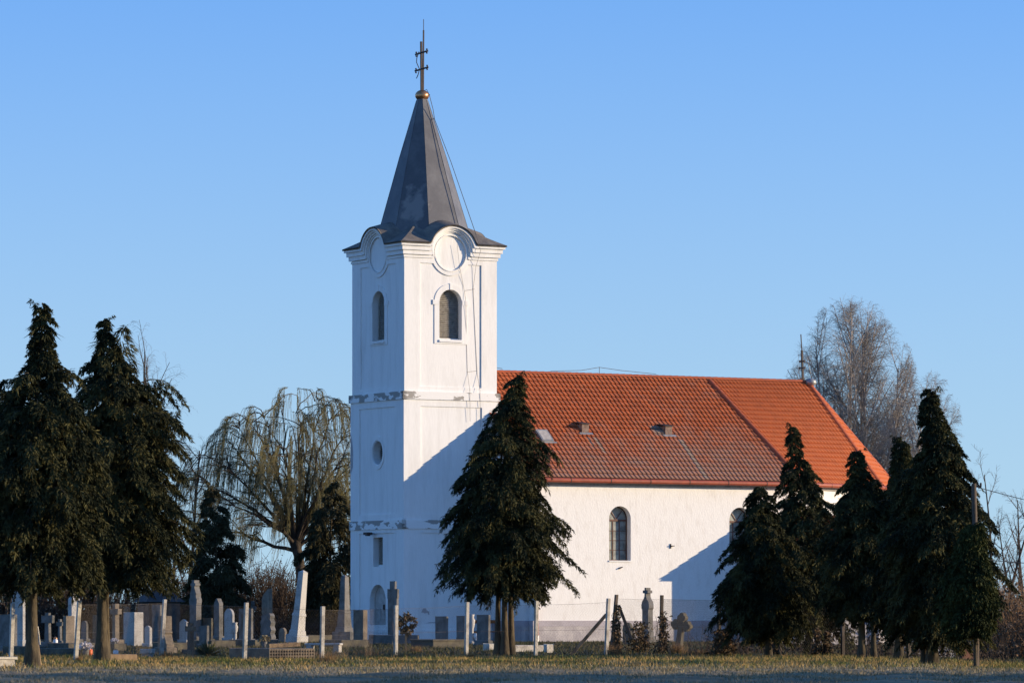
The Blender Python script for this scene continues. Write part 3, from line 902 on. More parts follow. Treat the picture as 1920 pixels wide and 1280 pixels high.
# roof vents and the skylight
for u0 in (9.2, 13.88):
    v0 = -1.15; z0 = zroof(v0)
    b = bmesh.new()
    vt = bmesh.new()
    box(b, u0 - .19, u0 + .19, v0 - .02, v0 + .62, z0 - .12, z0 + .46)
    v = from_bm('roof_vent', b, M['rust'], church)
    b = vt
    q = [(u0 - .25, v0 - .10, z0 + .45), (u0 + .25, v0 - .10, z0 + .45), (u0 + .25, v0 + .66, z0 + .56), (u0 - .25, v0 + .66, z0 + .56)]
    A = [b.verts.new(p) for p in q]; B = [b.verts.new((p[0], p[1], p[2] + .035)) for p in q]
    b.faces.new(A); b.faces.new(B)
    for i in range(4): b.faces.new((A[i], A[(i + 1) % 4], B[(i + 1) % 4], B[i]))
    from_bm('vent_cap', b, M['iron'], v)
    b = bmesh.new()
    nrm = Vector((0, -math.sin(math.atan(PITCH)), math.cos(math.atan(PITCH)))); upd = Vector((0, math.cos(math.atan(PITCH)), math.sin(math.atan(PITCH))))
    o = Vector((u0, v0, z0)) + nrm * .075
    poly(*(tuple(o + Vector((sx, 0, 0)) + upd * sy) for sx, sy in ((-.36, -.16), (.36, -.16), (.36, .0), (-.36, .0))))
    from_bm('flashing', b, M['grey_metal'], v)
nrm = Vector((0, -math.sin(math.atan(PITCH)), math.cos(math.atan(PITCH)))); upd = Vector((0, math.cos(math.atan(PITCH)), math.sin(math.atan(PITCH))))
def slope_box(b, u0, u1, t0, t1, n0, n1, v0):
    o = Vector((0, v0, zroof(v0)))
    vs = []
    for n in (n0, n1):
        for t in (t0, t1):
            for u in (u0, u1): vs.append(b.verts.new(o + Vector((u, 0, 0)) + upd * t + nrm * n))
    for f in ((0, 1, 3, 2), (4, 5, 7, 6), (0, 1, 5, 4), (2, 3, 7, 6), (0, 2, 6, 4), (1, 3, 7, 5)): b.faces.new([vs[i] for i in f])
b = bmesh.new()
slope_box(b, 6.42, 7.05, 0, .86, .0, .16, -1.78); slope_box(b, 6.36, 7.2, -.10, .0, .02, .09, -1.78)
sk = from_bm('skylight', b, M['grey_metal'], church)
b = bmesh.new(); slope_box(b, 6.49, 6.98, .08, .78, .15, .168, -1.78); from_bm('pane', b, M['soffit'], sk)

# ---- sacristy with a lean-to roof, behind the cypresses
U0, U1, VA, VB = 17.55, 22.3, -6.6, -3.45
b = bmesh.new()
zt, ze2 = 6.05, 4.08
pt = (zt - ze2) / (VB - VA + .3)
for u in (U0, U1):
    poly((u, VA, -.3), (u, VB, -.3), (u, VB, zt - .1), (u, VA, ze2 + pt * .3 - .1))
poly((U0, VA, -.3), (U1, VA, -.3), (U1, VA, ze2 + pt * .3 - .1), (U0, VA, ze2 + pt * .3 - .1)); poly((19.5, VB, 0), (U1, VB, 0), (U1, VB, zt + .1), (19.5, VB, zt + .1))
sac = from_bm('sacristy_wall', b, M['rough_white'], church)
tile_face('sacristy_roof', lambda x: (x, VA - .3, ze2), lambda x: (x, VB, zt), 10, (U0 - .25, U1 + .25, 5.2), M['clean_tile'])
b = bmesh.new(); poly((U0 - .25, VA - .3, ze2 - .05), (U1 + .25, VA - .3, ze2 - .05), (U1 + .25, VB, zt - .05), (U0 - .25, VB, zt - .05))
from_bm('sacristy_deck', b, M['soffit'], church)
b = bmesh.new(); box(b, U0 - .05, U1 + .05, VA - .06, VA, -.3, .98); box(b, U0 - .06, U0, VA, -3.57, -.3, .98)
from_bm('sacristy_plinth', b, M['plinth'], church)

# ---------------------------------------------------------------- foliage generators
def fronds(rng, base, outd, length, n_leaf, width, spread=.45):
    """drooping sprays: base (k,3), outd (k,3) direction; returns triangles"""
    k = len(base)
    d = outd[:, None, :] + rng.normal(0, spread, (k, n_leaf, 3))
    d /= np.linalg.norm(d, axis=2, keepdims=True)
    L = length[:, None, None] * rng.uniform(.55, 1.15, (k, n_leaf, 1))
    st = base[:, None, :] + outd[:, None, :] * (rng.uniform(0, .7, (k, n_leaf, 1)) * length[:, None, None])
    tip = st + d * L
    tip[..., 2] -= .25 * L[..., 0]
    s = np.cross(d, rng.normal(0, 1, (k, n_leaf, 3))); s /= np.linalg.norm(s, axis=2, keepdims=True) + 1e-9
    mid = st + (tip - st) * .45
    mid[..., 2] += .06 * L[..., 0]
    w = width * rng.uniform(.7, 1.3, (k, n_leaf, 1))
    a, c_ = mid + s * w, mid - s * w
    V = np.stack([st, a, tip, c_], 2).reshape(-1, 3)
    n = k * n_leaf
    Fq = np.arange(n * 4).reshape(n, 4)
    return V, Fq

def conifer(label, base_px, base_y, prof, seed, material='leaf', n_br=150, stems=((0, 0, .10),), droop=.22, fr=.115, wid=.0125, name='cypress_tree', D=None, group='cypress trees', rag=1.0, tips=()):
    D = D or dist_at(base_y)
    rng = np.random.default_rng(seed)
    bx = (base_px - 960) * D / F
    bz = gz(bx, D)
    root = empty(name, (bx, D, bz))
    tag(root, label, 'tree', group)
    sc = D / F
    zs = np.array([EYE + (HY - y) * sc - bz for y, _, _ in prof])[::-1]
    cx = np.array([((xl + xr) / 2 - base_px) * sc for _, xl, xr in prof])[::-1]
    rr = np.array([(xr - xl) / 2 * sc for _, xl, xr in prof])[::-1]
    ztop, zbot = zs[-1], zs[0]
    h = ztop - zbot
    axis = lambda z: np.interp(z, zs, cx)
    trunk = lambda z: axis(z) * np.clip((z - zbot) / h, 0, 1) ** .9
    # boughs: an outer set that makes the ragged outline, an inner set that fills the crown
    zz = np.linspace(zbot, ztop, 200); w = np.interp(zz, zs, rr) + .22
    cdf = np.cumsum(w); cdf /= cdf[-1]
    n_in = int(n_br * .45); n = n_br + n_in
    zb = np.interp((np.arange(n) % n_br + rng.random(n)) / n_br, cdf, zz)
    az = np.concatenate([np.arange(n_br) * 2.39996 + rng.normal(0, .35, n_br), rng.uniform(0, 6.283, n_in)])
    rad = np.interp(zb, zs, rr)
    rad = np.maximum(rad - .08 - .14 * np.clip((zb - zbot) / h, 0, 1), rad * .55)
    ph = rng.uniform(0, 6.28, 4)
    lump = 1 + rag * (.11 * np.sin(az * 2 + zb * 2.6 + ph[0]) + .10 * np.sin(az * 4 - zb * 4.3 + ph[1]) + .07 * np.sin(az * 7 + zb * 7.1 + ph[2]))
    rad *= np.concatenate([np.minimum(lump[:n_br], 1.07) * (.95 + rag * rng.normal(-.02, .12, n_br)), rng.uniform(.35, .72, n_in)])
    long_ = (rng.random(n) < np.where(np.arange(n) < n_br, .10, 0)) & (zb > zbot + .55 * h)
    rad = np.where(long_, rad * 1.05 + rag * .22 * np.clip(rad / .8, .3, 1), rad)
    rise = rng.uniform(.10, .45, n) + .2 * long_; drp = droop * rng.uniform(.5, 1.3, n) + rise * .5
    lowk = np.clip((zbot + .28 * h - zb) / (.28 * h), 0, 1); drp = drp + .26 * lowk; rad = rad * (1 - .13 * lowk)
    zatt = zb + .10 * np.minimum(rad, 1.3) + .04
    out = np.stack([np.cos(az), np.sin(az), np.zeros(n)], 1)
    side = np.stack([-out[:, 1], out[:, 0], np.zeros(n)], 1)
    tx, ax_ = trunk(zb), axis(zb)
    def pt(t):
        return np.stack([tx * (1 - t) + ax_ * t + out[:, 0] * rad * t, out[:, 1] * rad * t, zatt + np.minimum(rad, 1.3) * (rise * t - drp * t ** 5)], 1)
    P6 = np.stack([pt(np.full(n, t)) for t in np.linspace(0, 1, 6)], 1)
    Vs, Fs, nb = [], [], 0
    nbl = 20
    up = np.array([0, 0, 1.0])
    for q in range(nbl):
        t = np.clip(1.04 - .80 * ((q + .8 * rng.random(n)) / nbl) ** 1.5, 0, 1.04)   # crowded towards the bough's end
        p = pt(t)
        sgn = np.where((q + np.arange(n)) % 2 == 0, 1, -1) * rng.uniform(.3, 1.0, n)
        tipk = np.clip((t - .8) / .2, 0, 1)
        bl = np.minimum(.12 + .24 * rad * (1.2 - t * .8), .42) * rng.uniform(.6, 1.25, n)
        d = side * (sgn * (1 - .6 * tipk))[:, None] + out * (.55 + .5 * tipk)[:, None] - up * (.15 + .3 * tipk)[:, None]
        d /= np.linalg.norm(d, axis=1, keepdims=True)
        m = 6
        for j in range(m):                       # fronds hanging along the branchlet
            u = (j + .6 * rng.random(n)) / (m - 1)
            b0 = p + d * (bl * u)[:, None]; b0[:, 2] -= .40 * bl * u * u
            fd = d * .85 - up * (.42 + .45 * u)[:, None] + rng.normal(0, .32, (n, 3))
            fd /= np.linalg.norm(fd, axis=1, keepdims=True)
            ln = fr * rng.uniform(.6, 1.35, n) * np.clip(.55 + rad * .35, .5, 1.1)
            V, Fq = fronds(rng, b0, fd, ln, 5, wid, .40)
            Vs.append(V); Fs.append(Fq + nb); nb += len(V)
    for (px_, y0_, y1_) in tips:                 # second leaders beside the main one
        za, zb_ = EYE + (HY - y1_) * sc - bz, EYE + (HY - y0_) * sc - bz
        k2 = int(90 * (zb_ - za)); u = rng.random(k2) ** .8
        xx = (px_ - base_px) * sc; a2 = rng.uniform(0, 6.28, k2); rr2 = .30 * (1 - u) + .05
        p = np.stack([xx + np.cos(a2) * rr2 * rng.random(k2) + .12 * np.clip(u - .85, 0, 1) / .15, np.sin(a2) * rr2 * rng.random(k2), za + (zb_ - za) * u], 1)
        d = np.stack([np.cos(a2) * .8, np.sin(a2) * .8, np.full(k2, -.45)], 1); d /= np.linalg.norm(d, axis=1, keepdims=True)
        V, Fq = fronds(rng, p, d, .16 + .22 * (1 - u), 7, wid, .38); Vs.append(V); Fs.append(Fq + nb); nb += len(V)
    k = 40                                       # nodding leader
    zl = np.linspace(ztop - .55, ztop + .10, k); bend = np.clip((zl - ztop + .25) / .35, 0, 1) ** 2 * .22 * (1 if seed % 2 else -1)
    p = np.stack([np.interp(zl, zs, cx) + bend, np.zeros(k), zl], 1); a2 = rng.uniform(0, 6.28, k)
    d = np.stack([np.cos(a2) * .8, np.sin(a2) * .8, np.full(k, -.5)], 1)
    V, Fq = fronds(rng, p, d, np.linspace(.34, .10, k), 7, wid * .9); Vs.append(V); Fs.append(Fq + nb)
    from_np('crown', np.concatenate(Vs), np.concatenate(Fs), M[material], root)
    tr = []
    for (dx, dy, r) in stems:
        nn = 11; zt = np.linspace(-.15, ztop - .12, nn)
        xx = dx * np.clip(1.3 - zt / ztop, .1, 1.2) + trunk(zt); yy = dy * np.clip(1.3 - zt / ztop, .1, 1.2) + .02 * np.sin(zt * 2 + dx * 9)
        rd = r * np.clip(1.0 - zt / (ztop + .15), .03, 1) ** .8; rd[0] *= 1.75; rd[1] *= 1.1
        tr.append((np.stack([xx, yy, zt], 1), rd))
    for i in range(n):
        tr.append((P6[i], np.linspace(.016 + .008 * rad[i], .005, 6)))
    tubes('trunk', tr, M['bark'], root, 8)
    return root

conifer('tall dark cypress before the white wall beside the tower, three mossy stems', 944, 1228,
        [(700, 968, 974), (722, 950, 985), (760, 930, 1000), (800, 905, 1005), (830, 882, 1010), (860, 872, 1020), (900, 850, 1024), (940, 848, 1035), (990, 838, 1044), (1030, 830, 1054), (1070, 828, 1058), (1092, 840, 1052), (1108, 880, 1030)],
        1, n_br=292, stems=((-.14, 0, .085), (.03, -.12, .095), (.19, .05, .09)))
conifer('tallest cypress at the left edge, thick trunk beside a low concrete box', 60, 1251,
        [(568, 74, 82), (600, 66, 94), (650, 54, 106), (690, 36, 124), (740, 4, 146), (800, -40, 172), (880, -60, 188), (960, -75, 195), (1040, -80, 200), (1075, -60, 190), (1095, -30, 130)],
        2, n_br=349, stems=((0, 0, .125),))
conifer('broad twin-topped cypress between the two leftmost fence posts', 191, 1239,
        [(597, 190, 200), (622, 184, 206), (660, 168, 236), (700, 157, 262), (740, 142, 300), (775, 140, 320), (830, 130, 335), (900, 120, 345), (980, 120, 350), (1035, 125, 355), (1075, 140, 345), (1095, 170, 300)],
        3, tips=((228, 608, 700), (320, 768, 830)), n_br=349, stems=((0, 0, .135), (.1, .1, .06)))
conifer('cypress cut off by the left edge of the picture, only its right boughs showing', -45, 1246,
        [(690, -50, -40), (730, -75, 10), (800, -110, 30), (900, -140, 45), (1000, -150, 50), (1075, -130, 30)], 4, n_br=183)
conifer('lowest cypress of the right row, foliage almost reaching the ivy stump', 1441, 1231,
        [(915, 1415, 1425), (935, 1400, 1450), (993, 1380, 1474), (1058, 1355, 1496), (1098, 1342, 1507), (1141, 1342, 1518), (1178, 1363, 1506), (1194, 1396, 1484)],
        5, n_br=211, stems=((0, 0, .085),))
conifer('slim pointed cypress rising before the roof hip with a bare pale leader', 1517, 1227,
        [(797, 1484, 1490), (830, 1474, 1502), (860, 1470, 1513), (895, 1458, 1540), (940, 1452, 1555), (1004, 1424, 1587), (1090, 1411, 1609), (1141, 1411, 1609), (1184, 1433, 1587)],
        6, n_br=240, stems=((0, 0, .115), (.42, .2, .06)))
conifer('cypress whose thin tip stands at the lower end of the apse roof', 1616, 1234,
        [(845, 1600, 1610), (880, 1590, 1628), (920, 1572, 1640), (983, 1545, 1686), (1069, 1532, 1708), (1119, 1542, 1707), (1157, 1564, 1685)],
        7, n_br=235, stems=((0, 0, .10),))
conifer('cypress just left of the tallest tree in the right row', 1686, 1234,
        [(822, 1685, 1695), (860, 1667, 1712), (920, 1652, 1735), (1004, 1615, 1761), (1098, 1604, 1772), (1151, 1615, 1756), (1178, 1646, 1723)],
        8, n_br=240, stems=((0, 0, .115),))
conifer('tallest cypress of the right row, its tip against the birch', 1748, 1243,
        [(730, 1742, 1752), (760, 1724, 1763), (800, 1717, 1783), (850, 1707, 1814), (920, 1692, 1834), (1004, 1663, 1864), (1098, 1652, 1873), (1167, 1663, 1848), (1200, 1694, 1826)],
        9, n_br=314, stems=((0, 0, .12), (-.12, .3, .08)))
conifer('slender cypress hidden among the right row, thin dark trunk beside a paler one', 1638, 1232,
        [(900, 1635, 1645), (961, 1598, 1683), (1090, 1574, 1706), (1141, 1595, 1694)], 10, n_br=167, stems=((0, 0, .075),))
conifer('fresh green thuja at the right end of the row, wrapped round the utility pole', 1829, 1246,
        [(985, 1812, 1842), (1015, 1792, 1848), (1045, 1782, 1854), (1086, 1764, 1864), (1156, 1766, 1868), (1186, 1785, 1850)], 11, 'leaf_green', 260, droop=.15, fr=.13, rag=.6, stems=((0, .0, .04),), name='thuja_tree', D=103.1)
# darker evergreens behind the graves
conifer('dark narrow evergreen under the left side of the weeping willow', 405, 1192,
        [(905, 392, 400), (960, 372, 430), (1040, 355, 455), (1100, 345, 465), (1150, 345, 470), (1180, 350, 465)], 12, 'yew', 60, droop=.3, fr=.30, wid=.024, rag=.9, name='yew_tree', D=226, group='dark evergreens under the willow')
conifer('dark bushy evergreen close to the left wall of the tower', 622, 1190,
        [(905, 615, 635), (960, 585, 660), (1040, 560, 672), (1110, 555, 675), (1170, 560, 672)], 13, 'yew', 66, droop=.35, fr=.30, wid=.024, rag=.9, name='yew_tree', D=232, group='dark evergreens under the willow')

# ---------------------------------------------------------------- bare trees
def bare(rng, p, d, L, r, lev, out, cfg):
    npt = 7 if lev < 2 else 5
    pts = [np.array(p, float)]; d = np.array(d, float)
    for i in range(npt - 1):
        d = d + rng.normal(0, cfg['wob'], 3) * (.5 + .35 * lev) + np.array([0, 0, cfg['up'] if lev < 2 else -cfg['droop'] * (i + 1) / npt * (lev - 1)])
        d /= np.linalg.norm(d); pts.append(pts[-1] + d * L / (npt - 1))
    pts = np.array(pts)
    if 'hull' in cfg:
        hx, hz, ra_, rz_ = cfg['hull']
        v = ((pts[:, 0] - hx) / ra_) ** 2 + (pts[:, 1] / ra_) ** 2 + (np.maximum(pts[:, 2] - hz, 0) / rz_) ** 2
        k_ = int(np.argmax(v > cfg['_j'].uniform(.70, 1.12))) if (v > 1).any() else npt
        if 0 < k_ < npt: pts = pts[:max(2, k_)]; npt = len(pts)
        if k_ == 0 and lev > 1: return
    out[lev].append((pts, np.linspace(r, max(.0035, r * (.22 if lev == 0 else .35)), npt)))
    if lev >= 3: return
    n = cfg['kids'][lev]
    for k in range(n):
        t = cfg['t0'][lev] + (1 - cfg['t0'][lev]) * (k + rng.random()) / n
        i = min(npt - 2, int(t * (npt - 1))); f = t * (npt - 1) - i
        q = pts[i] * (1 - f) + pts[i + 1] * f
        dd = pts[i + 1] - pts[i]; dd /= np.linalg.norm(dd)
        a = math.radians(rng.uniform(*cfg['ang'][lev])); s = np.cross(dd, rng.normal(0, 1, 3)); s /= np.linalg.norm(s)
        nd = dd * math.cos(a) + s * math.sin(a)
        rl = r * (1 - .75 * t)
        lk = cfg['len'][lev]
        bare(rng, q, nd, L * rng.uniform(*lk) * (1.2 - .7 * t if lev == 0 else 1.1 - .4 * t), max(.0035, min(rl * .6, cfg['rad'][lev] * rng.uniform(.7, 1.2))), lev + 1, out, cfg)

CFG = dict(wob=.06, up=.05, droop=.30, kids=(18, 9, 8), t0=(.22, .15, .1), ang=((24, 48), (22, 55), (20, 60)), len=((.24, .38), (.28, .46), (.40, .70)), rad=(.06, .022, .009))

def bare_tree(name, label, px, D, stems, seed, m_trunk, m_twig, group, **kw):
    rng = np.random.default_rng(seed)
    cfg = dict(CFG); cfg.update(kw); cfg['_j'] = np.random.default_rng(seed + 500)
    root = empty(name, ((px - 960) * D / F, D, 0)); tag(root, label, 'tree', group)
    out = [[], [], [], []]
    for (dx, dy, vx, vy, L, r) in stems:
        bare(rng, (dx, dy, -.2), np.array([vx, vy, 1.0]) / math.sqrt(1 + vx * vx + vy * vy), L, r, 0, out, cfg)
    tubes('trunk', out[0] + out[1], m_trunk, root, 6)
    V, Fc = tube_np(out[2] + out[3], 3); from_np('crown', V, Fc, m_twig, root, True)
    return root

BIRCH = dict(wob=.04, t0=(.16, .12, .08), kids=(30, 15, 14), len=((.30, .46), (.24, .38), (.34, .56)), ang=((20, 42), (24, 55), (20, 70)), rad=(.055, .018, .0098), droop=.22)
bare_tree('birch_tree', 'tall bare birch with several pale stems behind the apse roof', 1602, 262,
          [(-.5, 0, -.14, .02, 17.0, .17), (.0, .3, -.05, -.05, 18.9, .19), (.5, -.2, .04, .06, 18.2, .18), (1.0, .2, .13, -.04, 16.0, .15), (-.2, -.3, -.23, .1, 14.0, .13), (.3, .4, -.01, .1, 17.4, .15)], 21, M['birch'], M['birch_twig'], 'birches behind the church', hull=(-.15, 12.3, 4.3, 7.7), **BIRCH)
bare_tree('birch_tree', 'leaning bare birch right of the taller one, above the cypress tips', 1686, 258,
          [(0, 0, .14, .02, 13.8, .15), (.3, .2, .24, -.05, 12.8, .13), (-.2, .1, .04, .05, 12.0, .12)], 22, M['birch'], M['birch_twig'], 'birches behind the church', hull=(.6, 10.8, 3.2, 6.4), **BIRCH)
bare_tree('bare_tree', 'bare tree whose top twigs show above the left cypress', 268, 250, [(0, 0, .02, 0, 16.2, .16), (.4, .2, .06, 0, 14.5, .13)], 23, M['bark_grey'], M['bare_twig'], 'bare trees left of the church', kids=(12, 6, 4), t0=(.4, .2, .2), ang=((20, 38), (20, 40), (20, 40)))
bare_tree('bare_tree', 'bare twiggy tree between the left cypress and the willow', 345, 245, [(0, 0, .06, 0, 10.5, .16), (-.4, .2, -.12, 0, 9.6, .13)], 24, M['bark_grey'], M['bare_twig'], 'bare trees left of the church', kids=(14, 9, 7), ang=((28, 60), (25, 60), (25, 60)), droop=.1)
bare_tree('bare_tree', 'pale bare tree with ascending boughs behind the utility pole', 1866, 190, [(0, 0, .32, 0, 6.4, .09), (.2, .1, .62, .1, 6.6, .08), (-.1, 0, -.02, 0, 7.4, .09), (.3, .2, .95, .0, 5.6, .06)], 25, M['bark_grey'], M['bare_twig'], 'bare trees at the right edge', kids=(10, 6, 5), rad=(.035, .014, .006), droop=.0)
bare_tree('bare_tree', 'bare tree at the right edge behind the overhead wires', 1930, 215, [(0, 0, -.12, 0, 7.0, .10), (-.3, .1, -.34, .1, 6.0, .09), (.3, 0, .2, 0, 6, .1)], 26, M['bark_grey'], M['bare_twig'], 'bare trees at the right edge', kids=(9, 6, 5), rad=(.035, .014, .006), droop=.0)
bare_tree('bare_tree', 'thin bare tree at the far left edge under the cypress boughs', 8, 190, [(0, 0, .05, 0, 5.0, .07), (.2, .1, .35, 0, 4.2, .05)], 27, M['bark_grey'], M['bare_twig'], 'bare trees left of the church', kids=(8, 6, 4), rad=(.03, .012, .006))

def willow():
    D = 246; rng = np.random.default_rng(31)
    root = empty('willow_tree', ((566 - 960) * D / F, D, 0))
    tag(root, 'weeping willow with yellowish hanging twigs left of the tower', 'tree')
    big, mid, tw_ = [], [], []
    big.append((np.array([[.1, 0, -.2], [.05, 0, 2], [-.1, 0, 4.0], [-.35, 0, 5.6]]), np.array([.46, .35, .30, .24])))
    ends = [(-5.2, -.5, 9.2), (-4.0, 2, 11.2), (-2.6, -2, 12.6), (-1.3, .5, 14.0), (.9, -.6, 13.9), (2.6, 1.5, 12.8), (3.8, -1.5, 11.2), (4.6, .8, 9.4), (-5.4, 1.5, 7.0), (4.2, -2.4, 7.4), (.2, 3.5, 12.2), (-.4, -3.6, 11.8), (-4.2, -3.0, 8.0), (2.2, -3.6, 9.8), (-3.4, .6, 12.4), (-2.0, 2.6, 13.2), (1.8, .2, 13.6), (3.2, .4, 12.2), (-4.8, .2, 10.4), (4.9, -.6, 10.6), (-.2, 0, 13.2)]
    for ex, ey, ez in ends:
        st = np.array([-.32, 0, rng.uniform(4.2, 5.4)]); e = np.array([ex, ey, ez * .93])
        n = 9; t = np.linspace(0, 1, n)[:, None]
        m = st + (e - st) * np.array([.42, .42, .62]) + rng.normal(0, .3, 3)
        e[2] = min(e[2], 13.4 - .13 * (e[0] + .3) ** 2)
        pts = (1 - t) ** 2 * st + 2 * t * (1 - t) * m + t ** 2 * e + rng.normal(0, .10, (n, 3)) * np.linspace(0, 1, n)[:, None]
        big.append((pts, np.linspace(.14, .018, n) * rng.uniform(.7, 1.15)))
        subs = [(pts, 1.0)]
        for k in range(18):
            i = rng.integers(2, n); q = pts[i]
            d = (pts[i] - pts[i - 1]); d /= np.linalg.norm(d)
            d = d + rng.normal(0, .55, 3); d[2] = abs(d[2]) * .6 + .25; d /= np.linalg.norm(d)
            L = rng.uniform(1.4, 3.0); tt = np.linspace(0, 1, 6)[:, None]
            sp = q + d * L * tt + np.array([0, 0, -.55]) * (tt ** 2) * L * .6 + rng.normal(0, .05, (6, 3))
            zm = 13.7 - .13 * (sp[:, 0] + .3) ** 2 - .05 * sp[:, 1] ** 2; sp[:, 2] = np.where(sp[:, 2] > zm, zm + .15 * (sp[:, 2] - zm), sp[:, 2])
            mid.append((sp, np.linspace(.032, .010, 6))); subs.append((sp, .8))
        for sp, wgt in subs:
            ns = 20
            for k in range(ns):
                t_ = rng.uniform(.35, 1.0) * (len(sp) - 1); i = min(len(sp) - 2, int(t_)); q = sp[i] + (sp[i + 1] - sp[i]) * (t_ - i)
                o = np.array([q[0] + .3, q[1], 0]); o = o / (np.linalg.norm(o) + .1)
                Ls = rng.uniform(.5, 2.1) * (1.15 if q[2] > 9 else .8)
                Ls = min(Ls, q[2] - 1.0)
                s = np.linspace(0, 1, 7)
                x = np.stack([q[0] + o[0] * (.55 * np.sqrt(s)) + rng.normal(0, .05) * s, q[1] + o[1] * (.55 * np.sqrt(s)) + rng.normal(0, .05) * s, q[2] + .35 * s * (1 - s) * 2 - Ls * s ** 1.35], 1)
                x += rng.normal(0, .022, x.shape)
                tw_.append((x, np.linspace(.0085, .006, 7)))
    tubes('trunk', big + mid, M['bark_grey'], root, 6)
    V, Fc = tube_np(tw_, 3); from_np('crown', V, Fc, M['willow_twig'], root, True)
willow()

# ---------------------------------------------------------------- scrub masses
def scrub(name, label, x0, x1, y0, y1, h, n, seed, material, leaf=0, group=None, rad=.012, cat='bushes', hvar=.35, leaf_len=.12, leaf_wid=.035):
    rng = np.random.default_rng(seed); polys = []
    for k in range(n):
        x, y = rng.uniform(x0, x1), rng.uniform(y0, y1)
        hh = h * (1 - hvar * rng.random() ** .7) * (.85 + .15 * math.sin(x * 1.3) + .1 * math.sin(x * .47 + 1))
        ln = rng.normal(0, .22, 2)
        t = np.linspace(0, 1, 5); 
        stem = np.stack([x + ln[0] * hh * t ** 1.4, y + ln[1] * hh * t ** 1.4, gz(x, y) - .1 + hh * t], 1) + rng.normal(0, .03, (5, 3)) * h * .3
        polys.append((stem, np.linspace(rad * 1.4, rad * .5, 5)))
        for j in range(4):
            i = rng.integers(1, 5); q = stem[i - 1] + (stem[i] - stem[i - 1]) * rng.random()
            d = rng.normal(0, 1, 3); d[2] = abs(d[2]) * .8; d /= np.linalg.norm(d); L = hh * rng.uniform(.12, .32)
            tw = q + d * L * np.linspace(0, 1, 3)[:, None]; tw[:, 2] += .1 * L * np.linspace(0, 1, 3) ** 2
            polys.append((tw, np.array([rad * .7, rad * .5, rad * .3])))
    V, Fc = tube_np(polys, 3)
    if leaf:
        b = V[rng.integers(0, len(V), leaf)] + rng.normal(0, .08, (leaf, 3)); d = rng.normal(0, 1, (leaf, 3)); d /= np.linalg.norm(d, axis=1, keepdims=True)
        V2, F2 = fronds(rng, b, d, np.full(leaf, leaf_len), 2, leaf_wid, .5); Fc = np.concatenate([Fc, F2 + len(V)]); V = np.concatenate([V, V2])
    o = from_np(name, V, Fc, material)
    tag(o, label, cat, group, 'stuff')
    return o
scrub('thicket', 'dark brown leafless scrub behind the gravestones on the left', -28, -9.2, 236, 243, 4.2, 2200, 41, M['thicket'], 6000, rad=.02, cat='thicket')
scrub('thicket', 'dense brown hedge of bare twigs at the lower right edge', 15.6, 19.5, 145, 153, 2.75, 900, 42, M['thicket_tan'], 5000, rad=.009, cat='thicket')
scrub('thicket', 'tangle of bare brambles in front of the nave before the right cypresses', 5.3, 7.2, 133, 135.5, 1.25, 90, 43, M['bare_twig'], 0, rad=.006, cat='thicket', hvar=.7)
scrub('thicket', 'low dark undergrowth between the trunks of the right cypress row', 6.6, 15.6, 139, 143, .95, 340, 44, M['thicket'], 1500, rad=.007, cat='thicket', hvar=.6)
scrub('thicket', 'low dark scrub along the foot of the cemetery behind the tall obelisks', -16.5, -8.5, 222, 226, 1.5, 300, 45, M['thicket'], 2500, rad=.012, cat='thicket')

# a tall hedge out of the frame on the right: its long shadow lies on the near field
scrub('thicket', 'tall dense hedge beside the near field, outside the picture on the right', 26, 30, 56, 84, 9.5, 800, 46, M['thicket'], 4200, rad=.03, cat='hedge', leaf_len=.5, leaf_wid=.13)

# ---------------------------------------------------------------- grass
def blades(name, label, n, xr, yr, hgt, material, seed, lean=.5, wid=.008, dens=None, zfn=True):
    rng = np.random.default_rng(seed)
    x = rng.uniform(*xr, n); y = rng.uniform(*yr, n)
    half = y * .1185 + 1.0
    keep = np.abs(x) < half
    if dens is not None: keep &= rng.random(n) < dens(x, y)
    x, y = x[keep], y[keep]; n = len(x)
    z = ground_z(x, y) - .01
    h = hgt * rng.uniform(.4, 1.3, n); a = rng.uniform(0, 2 * np.pi, n); l = h * rng.uniform(0, lean, n) * 1.5
    b = np.stack([x, y, z], 1); s = np.stack([np.cos(a + 1.57), np.sin(a + 1.57), np.zeros(n)], 1) * wid
    tip = b + np.stack([np.cos(a) * l, np.sin(a) * l, h], 1)
    V = np.stack([b - s, b + s, tip], 1).reshape(-1, 3)
    o = from_np(name, V, np.arange(n * 3).reshape(n, 3), material)
    tag(o, label, 'grass', None, 'stuff')
clump = lambda sx, ph: (lambda x, y: np.clip(.35 + .55 * np.sin(x * sx + ph + np.sin(y * .9)) * np.sin(y * sx * .8 + ph * 2), .05, 1))
blades('grass', 'short winter grass along the verge under the fence', 200000, (-17, 19), (99, 127), .085, M['grass'], 51, .6, .010, clump(.9, .4))
blades('grass', 'bleached dead grass on the rough field in front', 220000, (-14, 14), (72, 104), .06, M['straw'], 52, 1.0, .008, clump(1.1, 1.3))
def patchy(x, y):
    return np.clip(np.sin(x * 2.1 + 1.7 * np.sin(y * .8)) * np.sin(y * 1.3 + 1.1 * np.sin(x * 1.1 + 2)) * 1.6 - .45, 0, 1)
blades('grass', 'taller rough tufts scattered over the verge and the edge of the field', 60000, (-17, 19), (90, 126), .14, M['grass'], 54, .8, .010, patchy)
blades('grass', 'tall bleached tussocks in the rough field edge', 45000, (-15, 15), (80, 108), .11, M['straw'], 55, .9, .010, patchy)
blades('grass', 'sparse grass between the graves and round the church foot', 60000, (-24, 26), (126, 212), .10, M['dark_grass'], 53, .6, .014)

